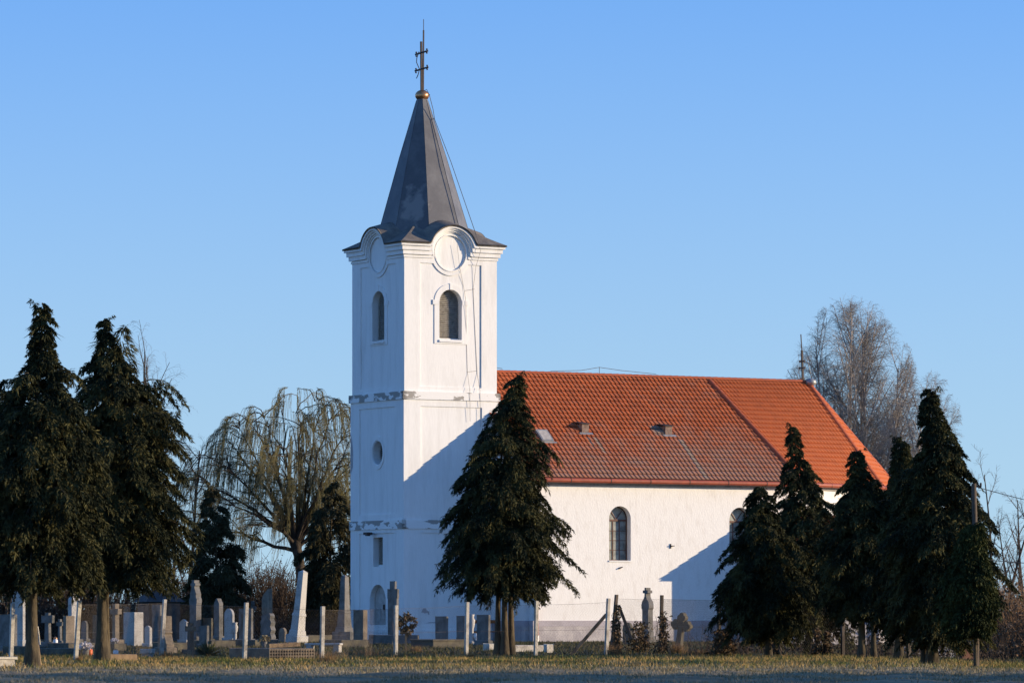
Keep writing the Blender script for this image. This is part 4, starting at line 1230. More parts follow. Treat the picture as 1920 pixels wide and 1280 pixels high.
# ---------------------------------------------------------------- cemetery
GROUP = 'gravestones in the cemetery'
def smooth_arc(c, z, r, a0, a1, n=8): return [(c + r * math.cos(R(t)), z + r * math.sin(R(t))) for t in np.linspace(a0, a1, n)]

def outline(kind, w, h):
    a = w / 2
    if kind == 'slab': return [(-a, 0), (a, 0), (a, h), (-a, h)]
    if kind == 'round': return [(-a, 0), (a, 0), (a, h - a * .9)] + [(a * math.cos(t), h - a * .9 + a * .9 * math.sin(t)) for t in np.linspace(.15, math.pi - .15, 12)] + [(-a, h - a * .9)]
    if kind == 'gable': return [(-a, 0), (a, 0), (a, h - a * .45), (0, h), (-a, h - a * .45)]
    if kind == 'shoulder': return [(-a, 0), (a, 0), (a, h * .86), (a * .8, h * .90), (a * .55, h * .93)] + [(a * .5 * math.cos(t), h * .93 + h * .07 * math.sin(t)) for t in np.linspace(.1, math.pi - .1, 7)] + [(-a * .55, h * .93), (-a * .8, h * .90), (-a, h * .86)]
    if kind == 'broken': return [(-a, 0), (a, 0), (a * .96, h), (a * .4, h * .985), (-a * .2, h * .93), (-a * .7, h * .88), (-a, h * .80)]
    if kind == 'scallop':
        e = [(1.0, 0), (1.0, .1), (.84, .22), (1.0, .36), (.82, .50), (.96, .64), (.74, .78), (.86, .90), (.62, 1.0)]
        return [(a * x, h * z) for x, z in e] + [(-a * x * .9, h * min(z, .93)) for x, z in e[::-1]]
    if kind == 'cross':
        t = w * .17; zc = h * .78
        return [(-t * 1.25, 0), (t * 1.25, 0), (t, zc - t), (a, zc - t), (a, zc + t), (t, zc + t), (t, h), (-t, h), (-t, zc + t), (-a, zc + t), (-a, zc - t), (-t, zc - t)]
    if kind == 'stepped':      # broad shaft, short arms, narrow head
        return [(-a * .92, 0), (a * .92, 0), (a * .92, h * .70), (a, h * .70), (a, h * .86), (a * .5, h * .86), (a * .5, h), (-a * .5, h), (-a * .5, h * .86), (-a, h * .86), (-a, h * .70), (-a * .92, h * .70)]
    if kind == 'scroll':       # tall stone with concave shoulders and a small cross on the neck
        e = [(.95, 0), (.95, .06), (.86, .08), (.86, .55), (1.0, .60), (1.0, .66), (.78, .70), (.80, .76), (.55, .82), (.42, .86), (.36, .90), (.62, .905), (.62, .945), (.34, .95), (.34, 1.0)]
        return [(a * x, h * z) for x, z in e] + [(-a * x, h * z) for x, z in e[::-1]]
    if kind == 'bell':         # slim stone on a flaring foot
        e = [(1.0, 0), (1.0, .10), (.86, .12), (.80, .20), (.62, .32), (.55, .42), (.68, .45), (.68, .50), (.52, .52), (.5, 1.0)]
        return [(a * x, h * z) for x, z in e] + [(-a * x, h * z) for x, z in e[::-1]]
    if kind == 'crosstop':     # shouldered pillar with a neck and a small latin cross
        e = [(1.0, 0), (1.0, .10), (.78, .12), (.78, .55), (.98, .58), (.98, .65), (.84, .71), (.40, .77), (.20, .82), (.17, .885), (.62, .887), (.62, .945), (.17, .947), (.17, 1.0)]
        return [(a * x, h * z) for x, z in e] + [(-a * x, h * z) for x, z in e[::-1]]
    raise ValueError(kind)

def place(xMid, D, w, d, psi, z=None):
    """empty whose near right corner (w/2, -d/2) projects to photo column xMid"""
    th = -R(psi)
    off = Vector((w / 2 * math.cos(th) + d / 2 * math.sin(th), w / 2 * math.sin(th) - d / 2 * math.cos(th)))
    X = (xMid - 960) * D / F
    return X - off.x, D - off.y, th

def grave(label, kind, x0, xm, x1, yt, yb, material, psi=55, base=True, name='gravestone', group=GROUP, tilt=0, cat='gravestone', panel=None):
    D = dist_at(yb)
    w = max(.2, (xm - x0) * D / F / math.cos(R(psi))); d = max(.10, (x1 - xm) * D / F / math.sin(R(psi)))
    x, y, th = place(xm, D, w, d, psi)
    g0 = gz(x, y); h = EYE + (HY - yt) * D / F - g0
    root = empty(name, (x, y, g0), th); tag(root, label, cat, group)
    root.rotation_euler = (0, R(tilt), th)
    hb = min(.28, h * .16) if base else 0
    b = bmesh.new(); prism(b, [(px, pz + hb) for px, pz in outline(kind, w, h - hb)], -d / 2, d / 2)
    from_bm('headstone' if 'cross' not in kind or kind == 'crosstop' else 'cross', b, M[material], root, bevel=.012)
    if base:
        b = bmesh.new(); box(b, -w / 2 - .07, w / 2 + .07, -d / 2 - .07, d / 2 + .07, -.1, hb)
        from_bm('plinth', b, M[material], root, bevel=.015)
    if panel:
        b = bmesh.new(); box(b, -w * .3, w * .3, -d / 2 - .012, -d / 2 + .01, hb + (h - hb) * .35, hb + (h - hb) * .82)
        from_bm('inscription_plate', b, M[panel], root)
    return root

grave('tall pale round-topped slab left of the thickest cypress trunk', 'round', 19, 43, 45.5, 1102, 1214, 'stone_white')
grave('low grey slab at the left edge in front of the round-topped stone', 'slab', -6, 26, 32, 1151, 1222, 'stone_grey')
grave('grey stone cross standing between the thick cypress trunk and the white pillar', 'cross', 74, 98, 101, 1148, 1213, 'stone_grey')
grave('brown weathered slab below the white pillar, lit on its right side', 'slab', 119, 124, 139, 1154, 1216, 'stone_brown')
grave('sunlit brown stone cross just right of the second cypress trunk', 'cross', 204, 221, 228, 1131, 1211, 'stone_brown')
grave('broad block with a bright speckled right side behind the small white bench', 'slab', 229, 252, 268, 1147, 1210, 'stone_white', base=False)
grave('slim stone on a flaring foot just right of the leaning fence post', 'bell', 293, 313, 326, 1154, 1224, 'stone_brown')
grave('tall ornate monument with concave shoulders and a small cross on top', 'scroll', 353, 369, 378, 1087, 1204, 'stone_grey')
grave('small dark mossy cross in front of the ornate monument', 'cross', 346, 361, 368, 1167, 1227, 'stone_dark')
grave('narrow square pillar stone with a lit right side right of the yucca', 'shoulder', 400, 411, 418, 1121, 1203, 'stone_grey')
grave('bluish plain slab between the square pillar and a fence post', 'round', 419, 436, 439, 1140, 1206, 'stone_white')
grave('wide slab with a dark plate behind the fence post, left of the scalloped stone', 'slab', 446, 471, 474, 1140, 1208, 'stone_grey', panel='stone_dark')
grave('stone with scalloped sides below the broken slab', 'scallop', 485, 509, 517, 1149, 1207, 'stone_grey')
grave('tall broken slab with a jagged slanting top', 'broken', 490, 505, 511, 1103, 1202, 'stone_brown', base=False)
grave('wide plain slab in front of the leaning white obelisk', 'slab', 568, 600, 603.5, 1140, 1193, 'stone_white')
grave('dark streaked slab with a sunlit right side near the tower corner', 'slab', 662, 681, 689, 1143, 1211, 'stone_brown', base=False)
grave('large grey stone cross with short arms beside the tower door', 'stepped', 726, 745, 748.5, 1089, 1206, 'stone_grey')
grave('small dark headstone before the tower, leftmost of three alike', 'slab', 816, 837, 840, 1155, 1207, 'stone_grey')
grave('small dark headstone half hidden by a fence post, middle of three alike', 'slab', 856, 871, 874, 1154, 1208, 'stone_grey')
grave('small dark headstone left of the three-stemmed cypress, in front of the orange bench', 'slab', 894, 916, 919, 1152, 1209, 'stone_grey')
grave('tall stone topped by a small cross, among ivy right of the braced posts', 'crosstop', 1203, 1217, 1226, 1101, 1204, 'stone_grey')
grave('low rounded dark stone behind the braced posts', 'round', 1168, 1183, 1187, 1166, 1208, 'stone_dark', base=False)
grave('low stone far left beside the thin tree, in shade', 'gable', 2, 14, 17, 1160, 1206, 'stone_grey')
grave('narrow grey stone behind the leaning fence post', 'slab', 283, 300, 305, 1133, 1206, 'stone_grey')
grave('small slab in the shade right of the yucca', 'gable', 335, 350, 353, 1160, 1206, 'stone_white')

for lb, kd, a, m_, c_, t, y_, mt in (
        ('small grey cross in deep shade left of the white pillar', 'cross', 104, 116, 118, 1160, 1208, 'stone_grey'),
        ('dark slab half hidden behind the second cypress trunk', 'slab', 172, 186, 190, 1152, 1207, 'stone_dark'),
        ('low gabled stone right of the brown stone cross, before the shed', 'gable', 231, 241, 244, 1136, 1199, 'stone_dark'),
        ('dark round-topped stone before the shed wall', 'round', 262, 278, 282, 1150, 1200, 'stone_dark'),
        ('narrow dark stone left of the ornate monument', 'slab', 318, 331, 334, 1146, 1201, 'stone_dark'),
        ('dark wide stone between the ornate monument and the square pillar', 'slab', 379, 396, 399, 1158, 1204, 'stone_dark'),
        ('short brown stone behind the fence between scalloped stone and obelisk', 'round', 522, 534, 538, 1176, 1204, 'stone_brown'),
        ('pale small cross far back between the two leftmost cypress trunks', 'cross', 88, 100, 102, 1166, 1196, 'stone_white'),
        ('dim narrow slab left of the sunlit brown cross, behind the trunk', 'round', 150, 162, 165, 1163, 1203, 'stone_grey'),
        ('small white gabled stone between the speckled block and the leaning post', 'gable', 270, 281, 284, 1172, 1212, 'stone_white'),
        ('grey slab behind the yucca, before the narrow dark stone', 'slab', 372, 388, 392, 1172, 1213, 'stone_grey'),
        ('low pinkish stone behind the ornate monument', 'round', 385, 394, 398, 1166, 1196, 'stone_brown'),
        ('plain grey cross rising behind the wide slab with the dark plate', 'cross', 466, 478, 481, 1126, 1199, 'stone_grey'),
        ('low grey kerb stone under the fence left of the dark streaked slab', 'slab', 634, 656, 662, 1184, 1212, 'stone_grey'),
        ('low dark stone between the wide slab and the grey obelisk', 'slab', 606, 618, 621, 1166, 1197, 'stone_dark')):
    grave(lb, kd, a, m_, c_, t, y_, mt)

def pillar():
    D = dist_at(1209); w = 8 * D / F / math.cos(R(55)); d = 15 * D / F / math.sin(R(55))
    x, y, th = place(134, D, w, d, 55); root = empty('gravestone', (x, y, 0), th)
    tag(root, 'white square pillar with a pyramid cap and knob, bright right face', 'gravestone', GROUP)
    h = EYE + (HY - 1117) * D / F
    b = bmesh.new(); frustum(b, w, d, .25, w * .97, d * .97, h - .12); from_bm('headstone', b, M['stone_white'], root, bevel=.01)
    b = bmesh.new(); frustum(b, w * 1.0, d * 1.0, h - .118, w * .45, d * .35, h + .02); frustum(b, w * .4, d * .32, h + .021, w * .4, d * .32, h + .17)
    from_bm('cap', b, M['stone_white'], root)
    b = bmesh.new(); box(b, -w / 2 - .1, w / 2 + .1, -d / 2 - .1, d / 2 + .1, -.1, .248); from_bm('plinth', b, M['stone_grey'], root)
pillar()

def obelisk(label, xc, D, ytop, ypyr, yshaft, ybase, wt, wb, wbase, material, tilt, psi=42):
    root = empty('obelisk', ((xc - 960) * D / F, D, 0)); tag(root, label, 'obelisk', 'obelisks in the cemetery')
    root.rotation_euler = (0, R(tilt), -R(psi))
    k = D / F; zc = lambda yy: EYE + (HY - yy) * k
    f = math.cos(R(psi)) + math.sin(R(psi))
    a, c_, e = wt * k / f, wb * k / f, wbase * k / f
    b = bmesh.new(); frustum(b, c_, c_, zc(yshaft), a, a, zc(ypyr)); frustum(b, a, a, zc(ypyr) + .001, .02, .02, zc(ytop)); from_bm('shaft', b, M[material], root, bevel=.01)
    b = bmesh.new()
    z1, z0 = zc(yshaft), zc(ybase)
    frustum(b, c_ * 1.22, c_ * 1.22, z1 - .12, c_ * 1.1, c_ * 1.1, z1 - .002); frustum(b, e * .82, e * .82, z0 + .22 * (z1 - z0), c_ * 1.1, c_ * 1.1, z1 - .121)
    frustum(b, e, e, z0, e * .9, e * .9, z0 + .219 * (z1 - z0)); box(b, -e * .62, e * .62, -e * .62, e * .62, -.1, z0 - .002)
    from_bm('pedestal', b, M[material], root, bevel=.01)
obelisk('leaning white obelisk with a bright right face left of the tower', 556, 200, 1067, 1071, 1148, 1190, 18, 23, 34, 'stone_white', 7.5)
obelisk('grey streaked obelisk standing against the tower corner', 645, 196, 1077, 1081, 1144, 1184, 16, 21, 36, 'stone_grey', 1.0)

def trefoil():
    D = dist_at(1218); root = empty('gravestone', ((1272 - 960) * D / F, D, 0), -R(35)); root.rotation_euler = (0, R(9), -R(35))
    tag(root, 'small leaning stone cross with lobed trefoil arms on a tapering stem', 'gravestone', GROUP)
    b = bmesh.new(); h = EYE + (HY - 1144) * D / F; zc = h - .46
    prism(b, [(-.13, -.1), (.13, -.1), (.10, zc + .3), (-.10, zc + .3)], -.09, .09); prism(b, [(-.36, zc - .09), (.36, zc - .09), (.36, zc + .09), (-.36, zc + .09)], -.085, .085)
    for cx_, cz_ in ((-.28, zc), (.28, zc), (0, zc + .30)):
        for ox, oz in (((0, .10), (0, -.10), (-.1 if cx_ < 0 else .1, 0)) if cx_ else ((-.09, 0), (.09, 0), (0, .10))):
            pts = [(cx_ + ox + .115 * math.cos(2 * math.pi * i / 14), cz_ + oz + .115 * math.sin(2 * math.pi * i / 14)) for i in range(14)]
            prism(b, pts, -.10 - .001 * (ox + 2), .10 + .001 * (oz + 2))
    for v in b.verts: v.co.x *= .8; v.co.z = v.co.z if v.co.z < zc - .2 else zc - .2 + (v.co.z - zc + .2) * .85
    from_bm('cross', b, M['stone_dark'], root)
    b = bmesh.new(); frustum(b, .42, .34, -.1, .30, .24, .10); from_bm('plinth', b, M['stone_dark'], root)
trefoil()

# low grave surrounds, benches and boxes
def low_box(name, label, cat, xF0, xm, x1, yt, yb, material, psi=55, group=None, lid=None, D=None):
    D = D or dist_at(yb)
    w = max(.15, (xm - xF0) * D / F / math.cos(R(psi))); d = max(.15, (x1 - xm) * D / F / math.sin(R(psi)))
    x, y, th = place(xm, D, w, d, psi); h = EYE + (HY - yt) * D / F
    root = empty(name, (x, y, gz(x, y)), th); tag(root, label, cat, group)
    b = bmesh.new(); box(b, -w / 2, w / 2, -d / 2, d / 2, -.1, h - (.05 if lid else 0)); from_bm('body', b, M[material], root, bevel=.012)
    if lid:
        b = bmesh.new(); box(b, -w / 2 - .04, w / 2 + .04, -d / 2 - .04, d / 2 + .04, h - .048, h); from_bm('lid', b, M[lid], root, bevel=.008)
    return root, w, d, h
low_box('concrete_box', 'low pale concrete box with a lid at the lower left corner', 'box', -60, -32, 24, 1231, 1250, 'concrete', lid='concrete')
low_box('grave_surround', 'low ochre curb in front of the speckled block, right of the second cypress trunk', 'grave', 170, 203, 255, 1226, 1238, 'wood', group='grave surrounds')
low_box('grave_surround', 'dark long ledger slab before the small headstones', 'grave', 770, 812, 872, 1198, 1213, 'stone_dark', group='grave surrounds', lid='stone_dark')
low_box('grave_surround', 'wide dark plinth below the tower door niche', 'grave', 690, 735, 785, 1190, 1207, 'stone_grey', group='grave surrounds')
low_box('grave_surround', 'small pale curb block left of the three-stemmed cypress', 'grave', 906, 917, 931, 1206, 1219, 'concrete', group='grave surrounds')
low_box('grave_surround', 'concrete curb between the three-stemmed cypress and a fence post', 'grave', 946, 960, 1024, 1209, 1221, 'concrete', group='grave surrounds')
low_box('grave_surround', 'square end block of the concrete curb right of a fence post', 'grave', 1021, 1025, 1038, 1207, 1223, 'concrete', group='grave surrounds')
low_box('grave_surround', 'dark plinth of graves behind the fence left of the yucca', 'grave', 60, 118, 150, 1215, 1228, 'stone_dark', group='grave surrounds')
low_box('grave_surround', 'dark low slab beneath the pale slabs left of the obelisk', 'grave', 425, 478, 520, 1199, 1211, 'stone_dark', group='grave surrounds')
low_box('grave_surround', 'long dark bed of stone beneath the leaning white obelisk', 'grave', 535, 570, 660, 1190, 1203, 'stone_dark', group='grave surrounds')
low_box('low_wall', 'low pale wall behind the trunks of the right cypress row', 'wall', 1692, 1696, 1802, 1203, 1222, 'concrete', psi=80)
low_box('brick_pile', 'brown brick block right of the low pale wall', 'block', 1800, 1804, 1826, 1205, 1224, 'brick', psi=70)
for lb, a_, m_, c_, t_, y_ in (
        ('dark stone bed in shade behind the leftmost fence post', 84, 128, 178, 1205, 1219), ('low dark kerb between the second cypress trunk and the speckled block', 196, 214, 236, 1206, 1219),
        ('dark ledger under the fence left of the yucca', 282, 318, 352, 1204, 1221), ('low dark bed behind the yucca and the square pillar', 352, 396, 440, 1200, 1213),
        ('long dark ledger at the left edge behind the concrete box', 0, 38, 84, 1211, 1227), ('dark bed right of the perforated blocks below the obelisks', 596, 640, 690, 1199, 1213)):
    low_box('grave_surround', lb, 'grave', a_, m_, c_, t_, y_, 'stone_dark', group='grave surrounds')
# perforated block surround
root, w, d, h = low_box('grave_surround', 'double grave bordered by sunlit perforated concrete blocks', 'grave', 423, 504, 585, 1215, 1236, 'stone_brown', group='grave surrounds', D=118)
b = bmesh.new()
nc, nr = 17, 3
for i in range(nc + 1): box(b, w / 2 + .002, w / 2 + .045, -d / 2 + d * i / nc - .012, -d / 2 + d * i / nc + .012, .0, h - .02)
for j in range(nr + 1): box(b, w / 2 + .003, w / 2 + .040, -d / 2, d / 2, .01 + (h - .05) * j / nr - .012, .01 + (h - .05) * j / nr + .012)
from_bm('block_lattice', b, M['stone_brown'], root)
def plank(name, label, cat, x0, y0, x1, y1, D, r=.05, material='wood', group=None, hw=.12):
    b = bmesh.new(); p, q = P(x0, y0, D), P(x1, y1, D + .4); n = (q - p)
    root = empty(name, (p + q) / 2); tag(root, label, cat, group)
    o = (p + q) / 2
    a = n.normalized(); s_ = Vector((-a.y, a.x, 0)).normalized(); u_ = a.cross(s_)
    vs = [b.verts.new(pp - o + s_ * sy * hw + u_ * sz_ * r) for pp in (p, q) for sy in (-1, 1) for sz_ in (-1, 1)]
    for f in ((0, 1, 3, 2), (4, 5, 7, 6), (0, 1, 5, 4), (2, 3, 7, 6), (0, 2, 6, 4), (1, 3, 7, 5)): b.faces.new([vs[i] for i in f])
    from_bm('board', b, M[material], root, bevel=.008)
    return root
plank('plank', 'weathered plank lying on the perforated grave border', 'plank', 502, 1210, 560, 1207, 119, .05)
def bench(label, xa, xb, ytop, yb, material, seat=.05):
    D = dist_at(yb); k = D / F; w = (xb - xa) * k; h = EYE + (HY - ytop) * k
    root = empty('bench', (((xa + xb) / 2 - 960) * k, D, 0), R(-12)); tag(root, label, 'bench', 'benches')
    b = bmesh.new(); box(b, -w / 2, w / 2, -.2, .2, h - seat, h); from_bm('seat', b, M[material], root, bevel=.01)
    for s in (-1, 1):
        b = bmesh.new(); box(b, s * (w / 2 - .13) - .09, s * (w / 2 - .13) + .09, -.17, .17, -.1, h - seat - .001); from_bm('leg', b, M[material], root, bevel=.01)
bench('pale stone bench right of the perforated grave border', 573, 641, 1205, 1222, 'stone_white')
bench('small bright stone bench beside the ochre curb', 266, 287, 1216, 1231, 'stone_white', .11)
def church_bench():
    root = empty('bench', Vector((TX, TY, 0)) + Matrix.Rotation(R(30), 3, 'Z') @ Vector((4.0, -.75, 0)), R(30)); tag(root, 'orange wooden bench against the foot of the tower', 'bench', 'benches')
    b = bmesh.new(); box(b, -.75, .75, .14, .18, .86, 1.02); from_bm('backrest', b, M['orange'], root)
    b = bmesh.new(); box(b, -.75, .75, -.24, .14, .44, .49); from_bm('seat', b, M['orange'], root)
    for s in (-1, 1):
        b = bmesh.new(); box(b, s * .6 - .03, s * .6 + .03, -.2, .138, -.05, .438); box(b, s * .6 - .025, s * .6 + .025, .181, .22, -.05, 1.0); from_bm('leg', b, M['iron'], root)
church_bench()

# small grave goods
def lathe(bm, prof, cx=0, cy=0, n=12):
    rings = [[bm.verts.new((cx + r * math.cos(2 * math.pi * i / n), cy + r * math.sin(2 * math.pi * i / n), z)) for i in range(n)] for r, z in prof]
    for a, c_ in zip(rings, rings[1:]):
        for i in range(n): bm.faces.new((a[i], a[(i + 1) % n], c_[(i + 1) % n], c_[i]))
    bm.faces.new(rings[0]); bm.faces.new(rings[-1])
def lantern(label, px, yb, h, material, r=.07):
    D = dist_at(yb); root = empty('grave_lantern', ((px - 960) * D / F, D, 0)); tag(root, label, 'lantern', 'grave lanterns and vases')
    b = bmesh.new(); lathe(b, [(r * .8, 0), (r, .02), (r * .95, h * .7), (r * .6, h * .78)]); from_bm('glass', b, M[material], root, True)
    b = bmesh.new(); lathe(b, [(r * .75, h * .781), (r * .8, h * .86), (r * .2, h)]); from_bm('lid', b, M['copper'], root, True)
lantern('white grave lantern before the stone cross near the left trunks', 104, 1214, .42, 'white_plastic', .09)
lantern('orange red grave lantern beside the white bouquet', 168, 1229, .26, 'red_plastic', .09)
lantern('tiny orange lantern on the dark ledger left of the middle fence post', 866, 1203, .22, 'red_plastic', .06)
lantern('small white cup by the second cypress trunk', 217, 1228, .2, 'white_plastic', .08)
def vase(label, px, yt, yb, material, r=.10):
    D = dist_at(yb); h = EYE + (HY - yt) * D / F; root = empty('vase', ((px - 960) * D / F, D, 0)); tag(root, label, 'vase', 'grave lanterns and vases')
    b = bmesh.new(); lathe(b, [(r * .9, 0), (r, .03), (r * .5, h * .15), (r * .45, h * .5), (r * .7, h * .62), (r * .85, h * .8), (r * .5, h * .9), (r * .75, h)]); from_bm('body', b, M[material], root, True)
    b = bmesh.new(); lathe(b, [(r * 1.2, -.05), (r * 1.2, -.001)]); from_bm('foot', b, M['stone_grey'], root)
vase('slim white stone urn column right of a fence post before the tower', 884.5, 1151, 1207, 'stone_white', .17)
vase('white vase leaning beside the urn column', 893, 1186, 1208, 'white_plastic', .15)
vase('pale figurine vase between the bluish slab and the wide slab', 441, 1166, 1206, 'stone_white', .15)
vase('small pale pot right of the scalloped stone', 524, 1169, 1189, 'stone_white', .14)
def bouquet(label, px, yb, r, z, m_pet, seed, n=60, group='bouquets and pot plants'):
    D = dist_at(yb); rng = np.random.default_rng(seed); root = empty('bouquet', ((px - 960) * D / F, D, 0)); tag(root, label, 'flowers', group)
    p = rng.normal(0, 1, (n, 3)); p /= np.linalg.norm(p, axis=1, keepdims=True); p[:, 2] = np.abs(p[:, 2]) * .8; c = p * r * rng.uniform(.6, 1, (n, 1)) + np.array([0, 0, z])
    V, Fq = fronds(rng, c, p, np.full(n, r * .55), 5, r * .16, .7); from_np('blossoms', V, Fq, M[m_pet], root)
    b = bmesh.new(); lathe(b, [(r * .45, -.02), (r * .6, z * .9)]); from_bm('pot', b, M['stone_grey'], root)
bouquet('big white bouquet between the fence post and the second cypress trunk', 161, 1230, .16, .24, 'petal', 61)
bouquet('white bunch of flowers on a grave right of the second trunk', 215, 1214, .10, .25, 'petal', 62)
bouquet('orange dried pot plant left of the three-stemmed cypress', 899, 1207, .20, .30, 'tuft', 63)
bouquet('yellowish withered flowers at the end of the perforated border', 496, 1214, .17, .28, 'straw', 64)
bouquet('dark withered bunch between two small headstones', 849, 1197, .24, .32, 'wreath', 65)
def wreath_stake():
    D = dist_at(1219); root = empty('grave_marker', ((761 - 960) * D / F, D, 0)); tag(root, 'wooden stake carrying a dark withered wreath before the tower', 'grave marker')
    b = bmesh.new(); box(b, -.03, .03, -.03, .03, -.1, .62 + .45); from_bm('stake', b, M['wood'], root)
    rng = np.random.default_rng(66); n = 130; a = rng.uniform(0, 6.28, n)
    c = np.stack([.22 * np.cos(a) + .02, rng.normal(-.06, .04, n), .92 + .24 * np.sin(a)], 1); d = rng.normal(0, 1, (n, 3)); d /= np.linalg.norm(d, axis=1, keepdims=True)
    V, Fq = fronds(rng, c, d, np.full(n, .16), 4, .03, .5); from_np('wreath', V, Fq, M['wreath'], root)
wreath_stake()
def sign_stake():
    D = dist_at(1250); k = D / F; root = empty('grave_marker', ((74 - 960) * k, D, gz((74 - 960) * k, D))); tag(root, 'pale wooden board nailed to a slanting stake right of the thickest trunk', 'grave marker')
    root.rotation_euler = (0, R(-8), R(-20)); h = EYE + (HY - 1174) * k
    b = bmesh.new(); box(b, .0, .05, -.02, .02, -.1, h - .1); from_bm('stake', b, M['wood'], root)
    b = bmesh.new(); box(b, -.04, .11, -.05, -.021, h - .40, h); from_bm('board', b, M['concrete'], root)
sign_stake()

# yucca, dry tufts, ivy
def yucca():
    D = dist_at(1232); rng = np.random.default_rng(71); root = empty('yucca_plant', ((390 - 960) * D / F, D, 0)); tag(root, 'spiky green yucca before the square pillar stone', 'plant')
    n = 150; a = rng.uniform(0, 6.28, n); e = rng.uniform(.1, 1.35, n); L = rng.uniform(.3, .55, n)
    d = np.stack([np.cos(a) * np.cos(e), np.sin(a) * np.cos(e), np.sin(e)], 1); b0 = np.array([0, 0, .04]) + d * .04
    tip = b0 + d * L[:, None]; tip[:, 2] -= .10 * L * np.cos(e); mid = b0 + d * (L * .5)[:, None]; s_ = np.cross(d, [0, 0, 1.0]); s_ /= np.linalg.norm(s_, axis=1, keepdims=True)
    V = np.stack([b0, mid + s_ * .02, tip, mid - s_ * .02], 1).reshape(-1, 3); from_np('leaves', V, np.arange(n * 4).reshape(n, 4), M['yucca'], root)
    b = bmesh.new(); lathe(b, [(.07, -.1), (.06, .1)]); from_bm('stem', b, M['bark'], root)
yucca()
def tuft(label, px, yb, h, w, seed, n=260):
    D = dist_at(yb); rng = np.random.default_rng(seed); X = (px - 960) * D / F
    b0 = np.stack([rng.normal(0, w, n), rng.normal(0, w * .7, n), np.full(n, -.02)], 1); hh = h * rng.uniform(.4, 1.1, n); a = rng.uniform(0, 6.28, n); l = hh * rng.uniform(.1, .7, n)
    s_ = np.stack([np.cos(a + 1.57), np.sin(a + 1.57), np.zeros(n)], 1) * .006
    t = b0 + np.stack([np.cos(a) * l, np.sin(a) * l, hh], 1)
    o = from_np('dry_tuft', np.stack([b0 - s_, b0 + s_, t], 1).reshape(-1, 3), np.arange(n * 3).reshape(n, 3), M['tuft'])
    o.location = (X, D, gz(X, D)); tag(o, label, 'grass tuft', 'dry grass tufts by the fence')
for i, (lb, px, yb, h, w) in enumerate((
        ('tawny dry tuft at the foot of the leftmost fence post', 147, 1238, .16, .07), ('round yellowish tuft at the foot of the leaning second fence post', 309, 1232, .24, .12),
        ('reddish dry tuft by the post right of the perforated border', 612, 1240, .30, .13), ('wide reddish tuft below the dark streaked slab', 684, 1230, .32, .20),
        ('dry tuft beside the post near the wreath stake', 748, 1234, .26, .16), ('small brown tuft right of the wreath stake', 778, 1222, .26, .12),
        ('dry tuft at the foot of the post left of the three-stemmed cypress', 880, 1232, .22, .10), ('tall reddish tuft at the foot of the braced posts', 1148, 1230, .42, .11),
        ('reddish tuft at the foot of the trefoil cross', 1270, 1224, .40, .12), ('low tawny tuft right of the trefoil cross', 1310, 1226, .22, .25))):
    tuft(lb, px, yb, h, w, 80 + i)
def ivy(label, px, yt, yb, half, seed, n=420):
    D = dist_at(yb); k = D / F; X = (px - 960) * k; h = EYE + (HY - yt) * k; rng = np.random.default_rng(seed)
    root = empty('ivy_bush', (X, D, gz(X, D))); tag(root, label, 'bush', 'ivy bushes')
    polys = []
    for i in range(28):
        t = np.linspace(0, 1, 6)[:, None]; e = np.array([rng.normal(0, half * k * .6), rng.normal(0, .25), h * rng.uniform(.5, 1)])
        polys.append((np.array([rng.normal(0, .12), rng.normal(0, .1), -.05]) * (1 - t) + e * t + rng.normal(0, .05, (6, 3)) * t, np.linspace(.012, .005, 6)))
    tubes('stem', polys, M['bark_grey'], root, 4)
    z = h * rng.random(n) ** 1.3; c = np.stack([rng.normal(0, half * k * .55, n) * (1.05 - .5 * z / h), rng.normal(0, .25, n), z], 1); d = rng.normal(0, 1, (n, 3)); d /= np.linalg.norm(d, axis=1, keepdims=True)
    V, Fq = fronds(rng, c, d, np.full(n, .09), 3, .028, .8); from_np('leaves', V, Fq, M['ivy'], root)
ivy('dry ivy spreading round the cross-topped stone', 1198, 1166, 1222, 22, 91)
ivy('ivy climbing the fence post right of the cross-topped stone', 1243, 1148, 1224, 9, 92, 300)
ivy('ivy creeping up the braced posts', 1157, 1135, 1226, 7, 93, 220)
ivy('brown ivy-covered stump left of the right cypress row', 1355, 1180, 1230, 22, 94, 620)
for i, (px, yt) in enumerate(((1452, 1180), (1532, 1178), (1552, 1182))):
    ivy(['reddish ivy on the trunk of the lowest cypress', 'lit ivy right of the slim cypress trunk', 'pale ivy column between two right cypress trunks'][i], px, yt, 1229, 6, 95 + i, 220)

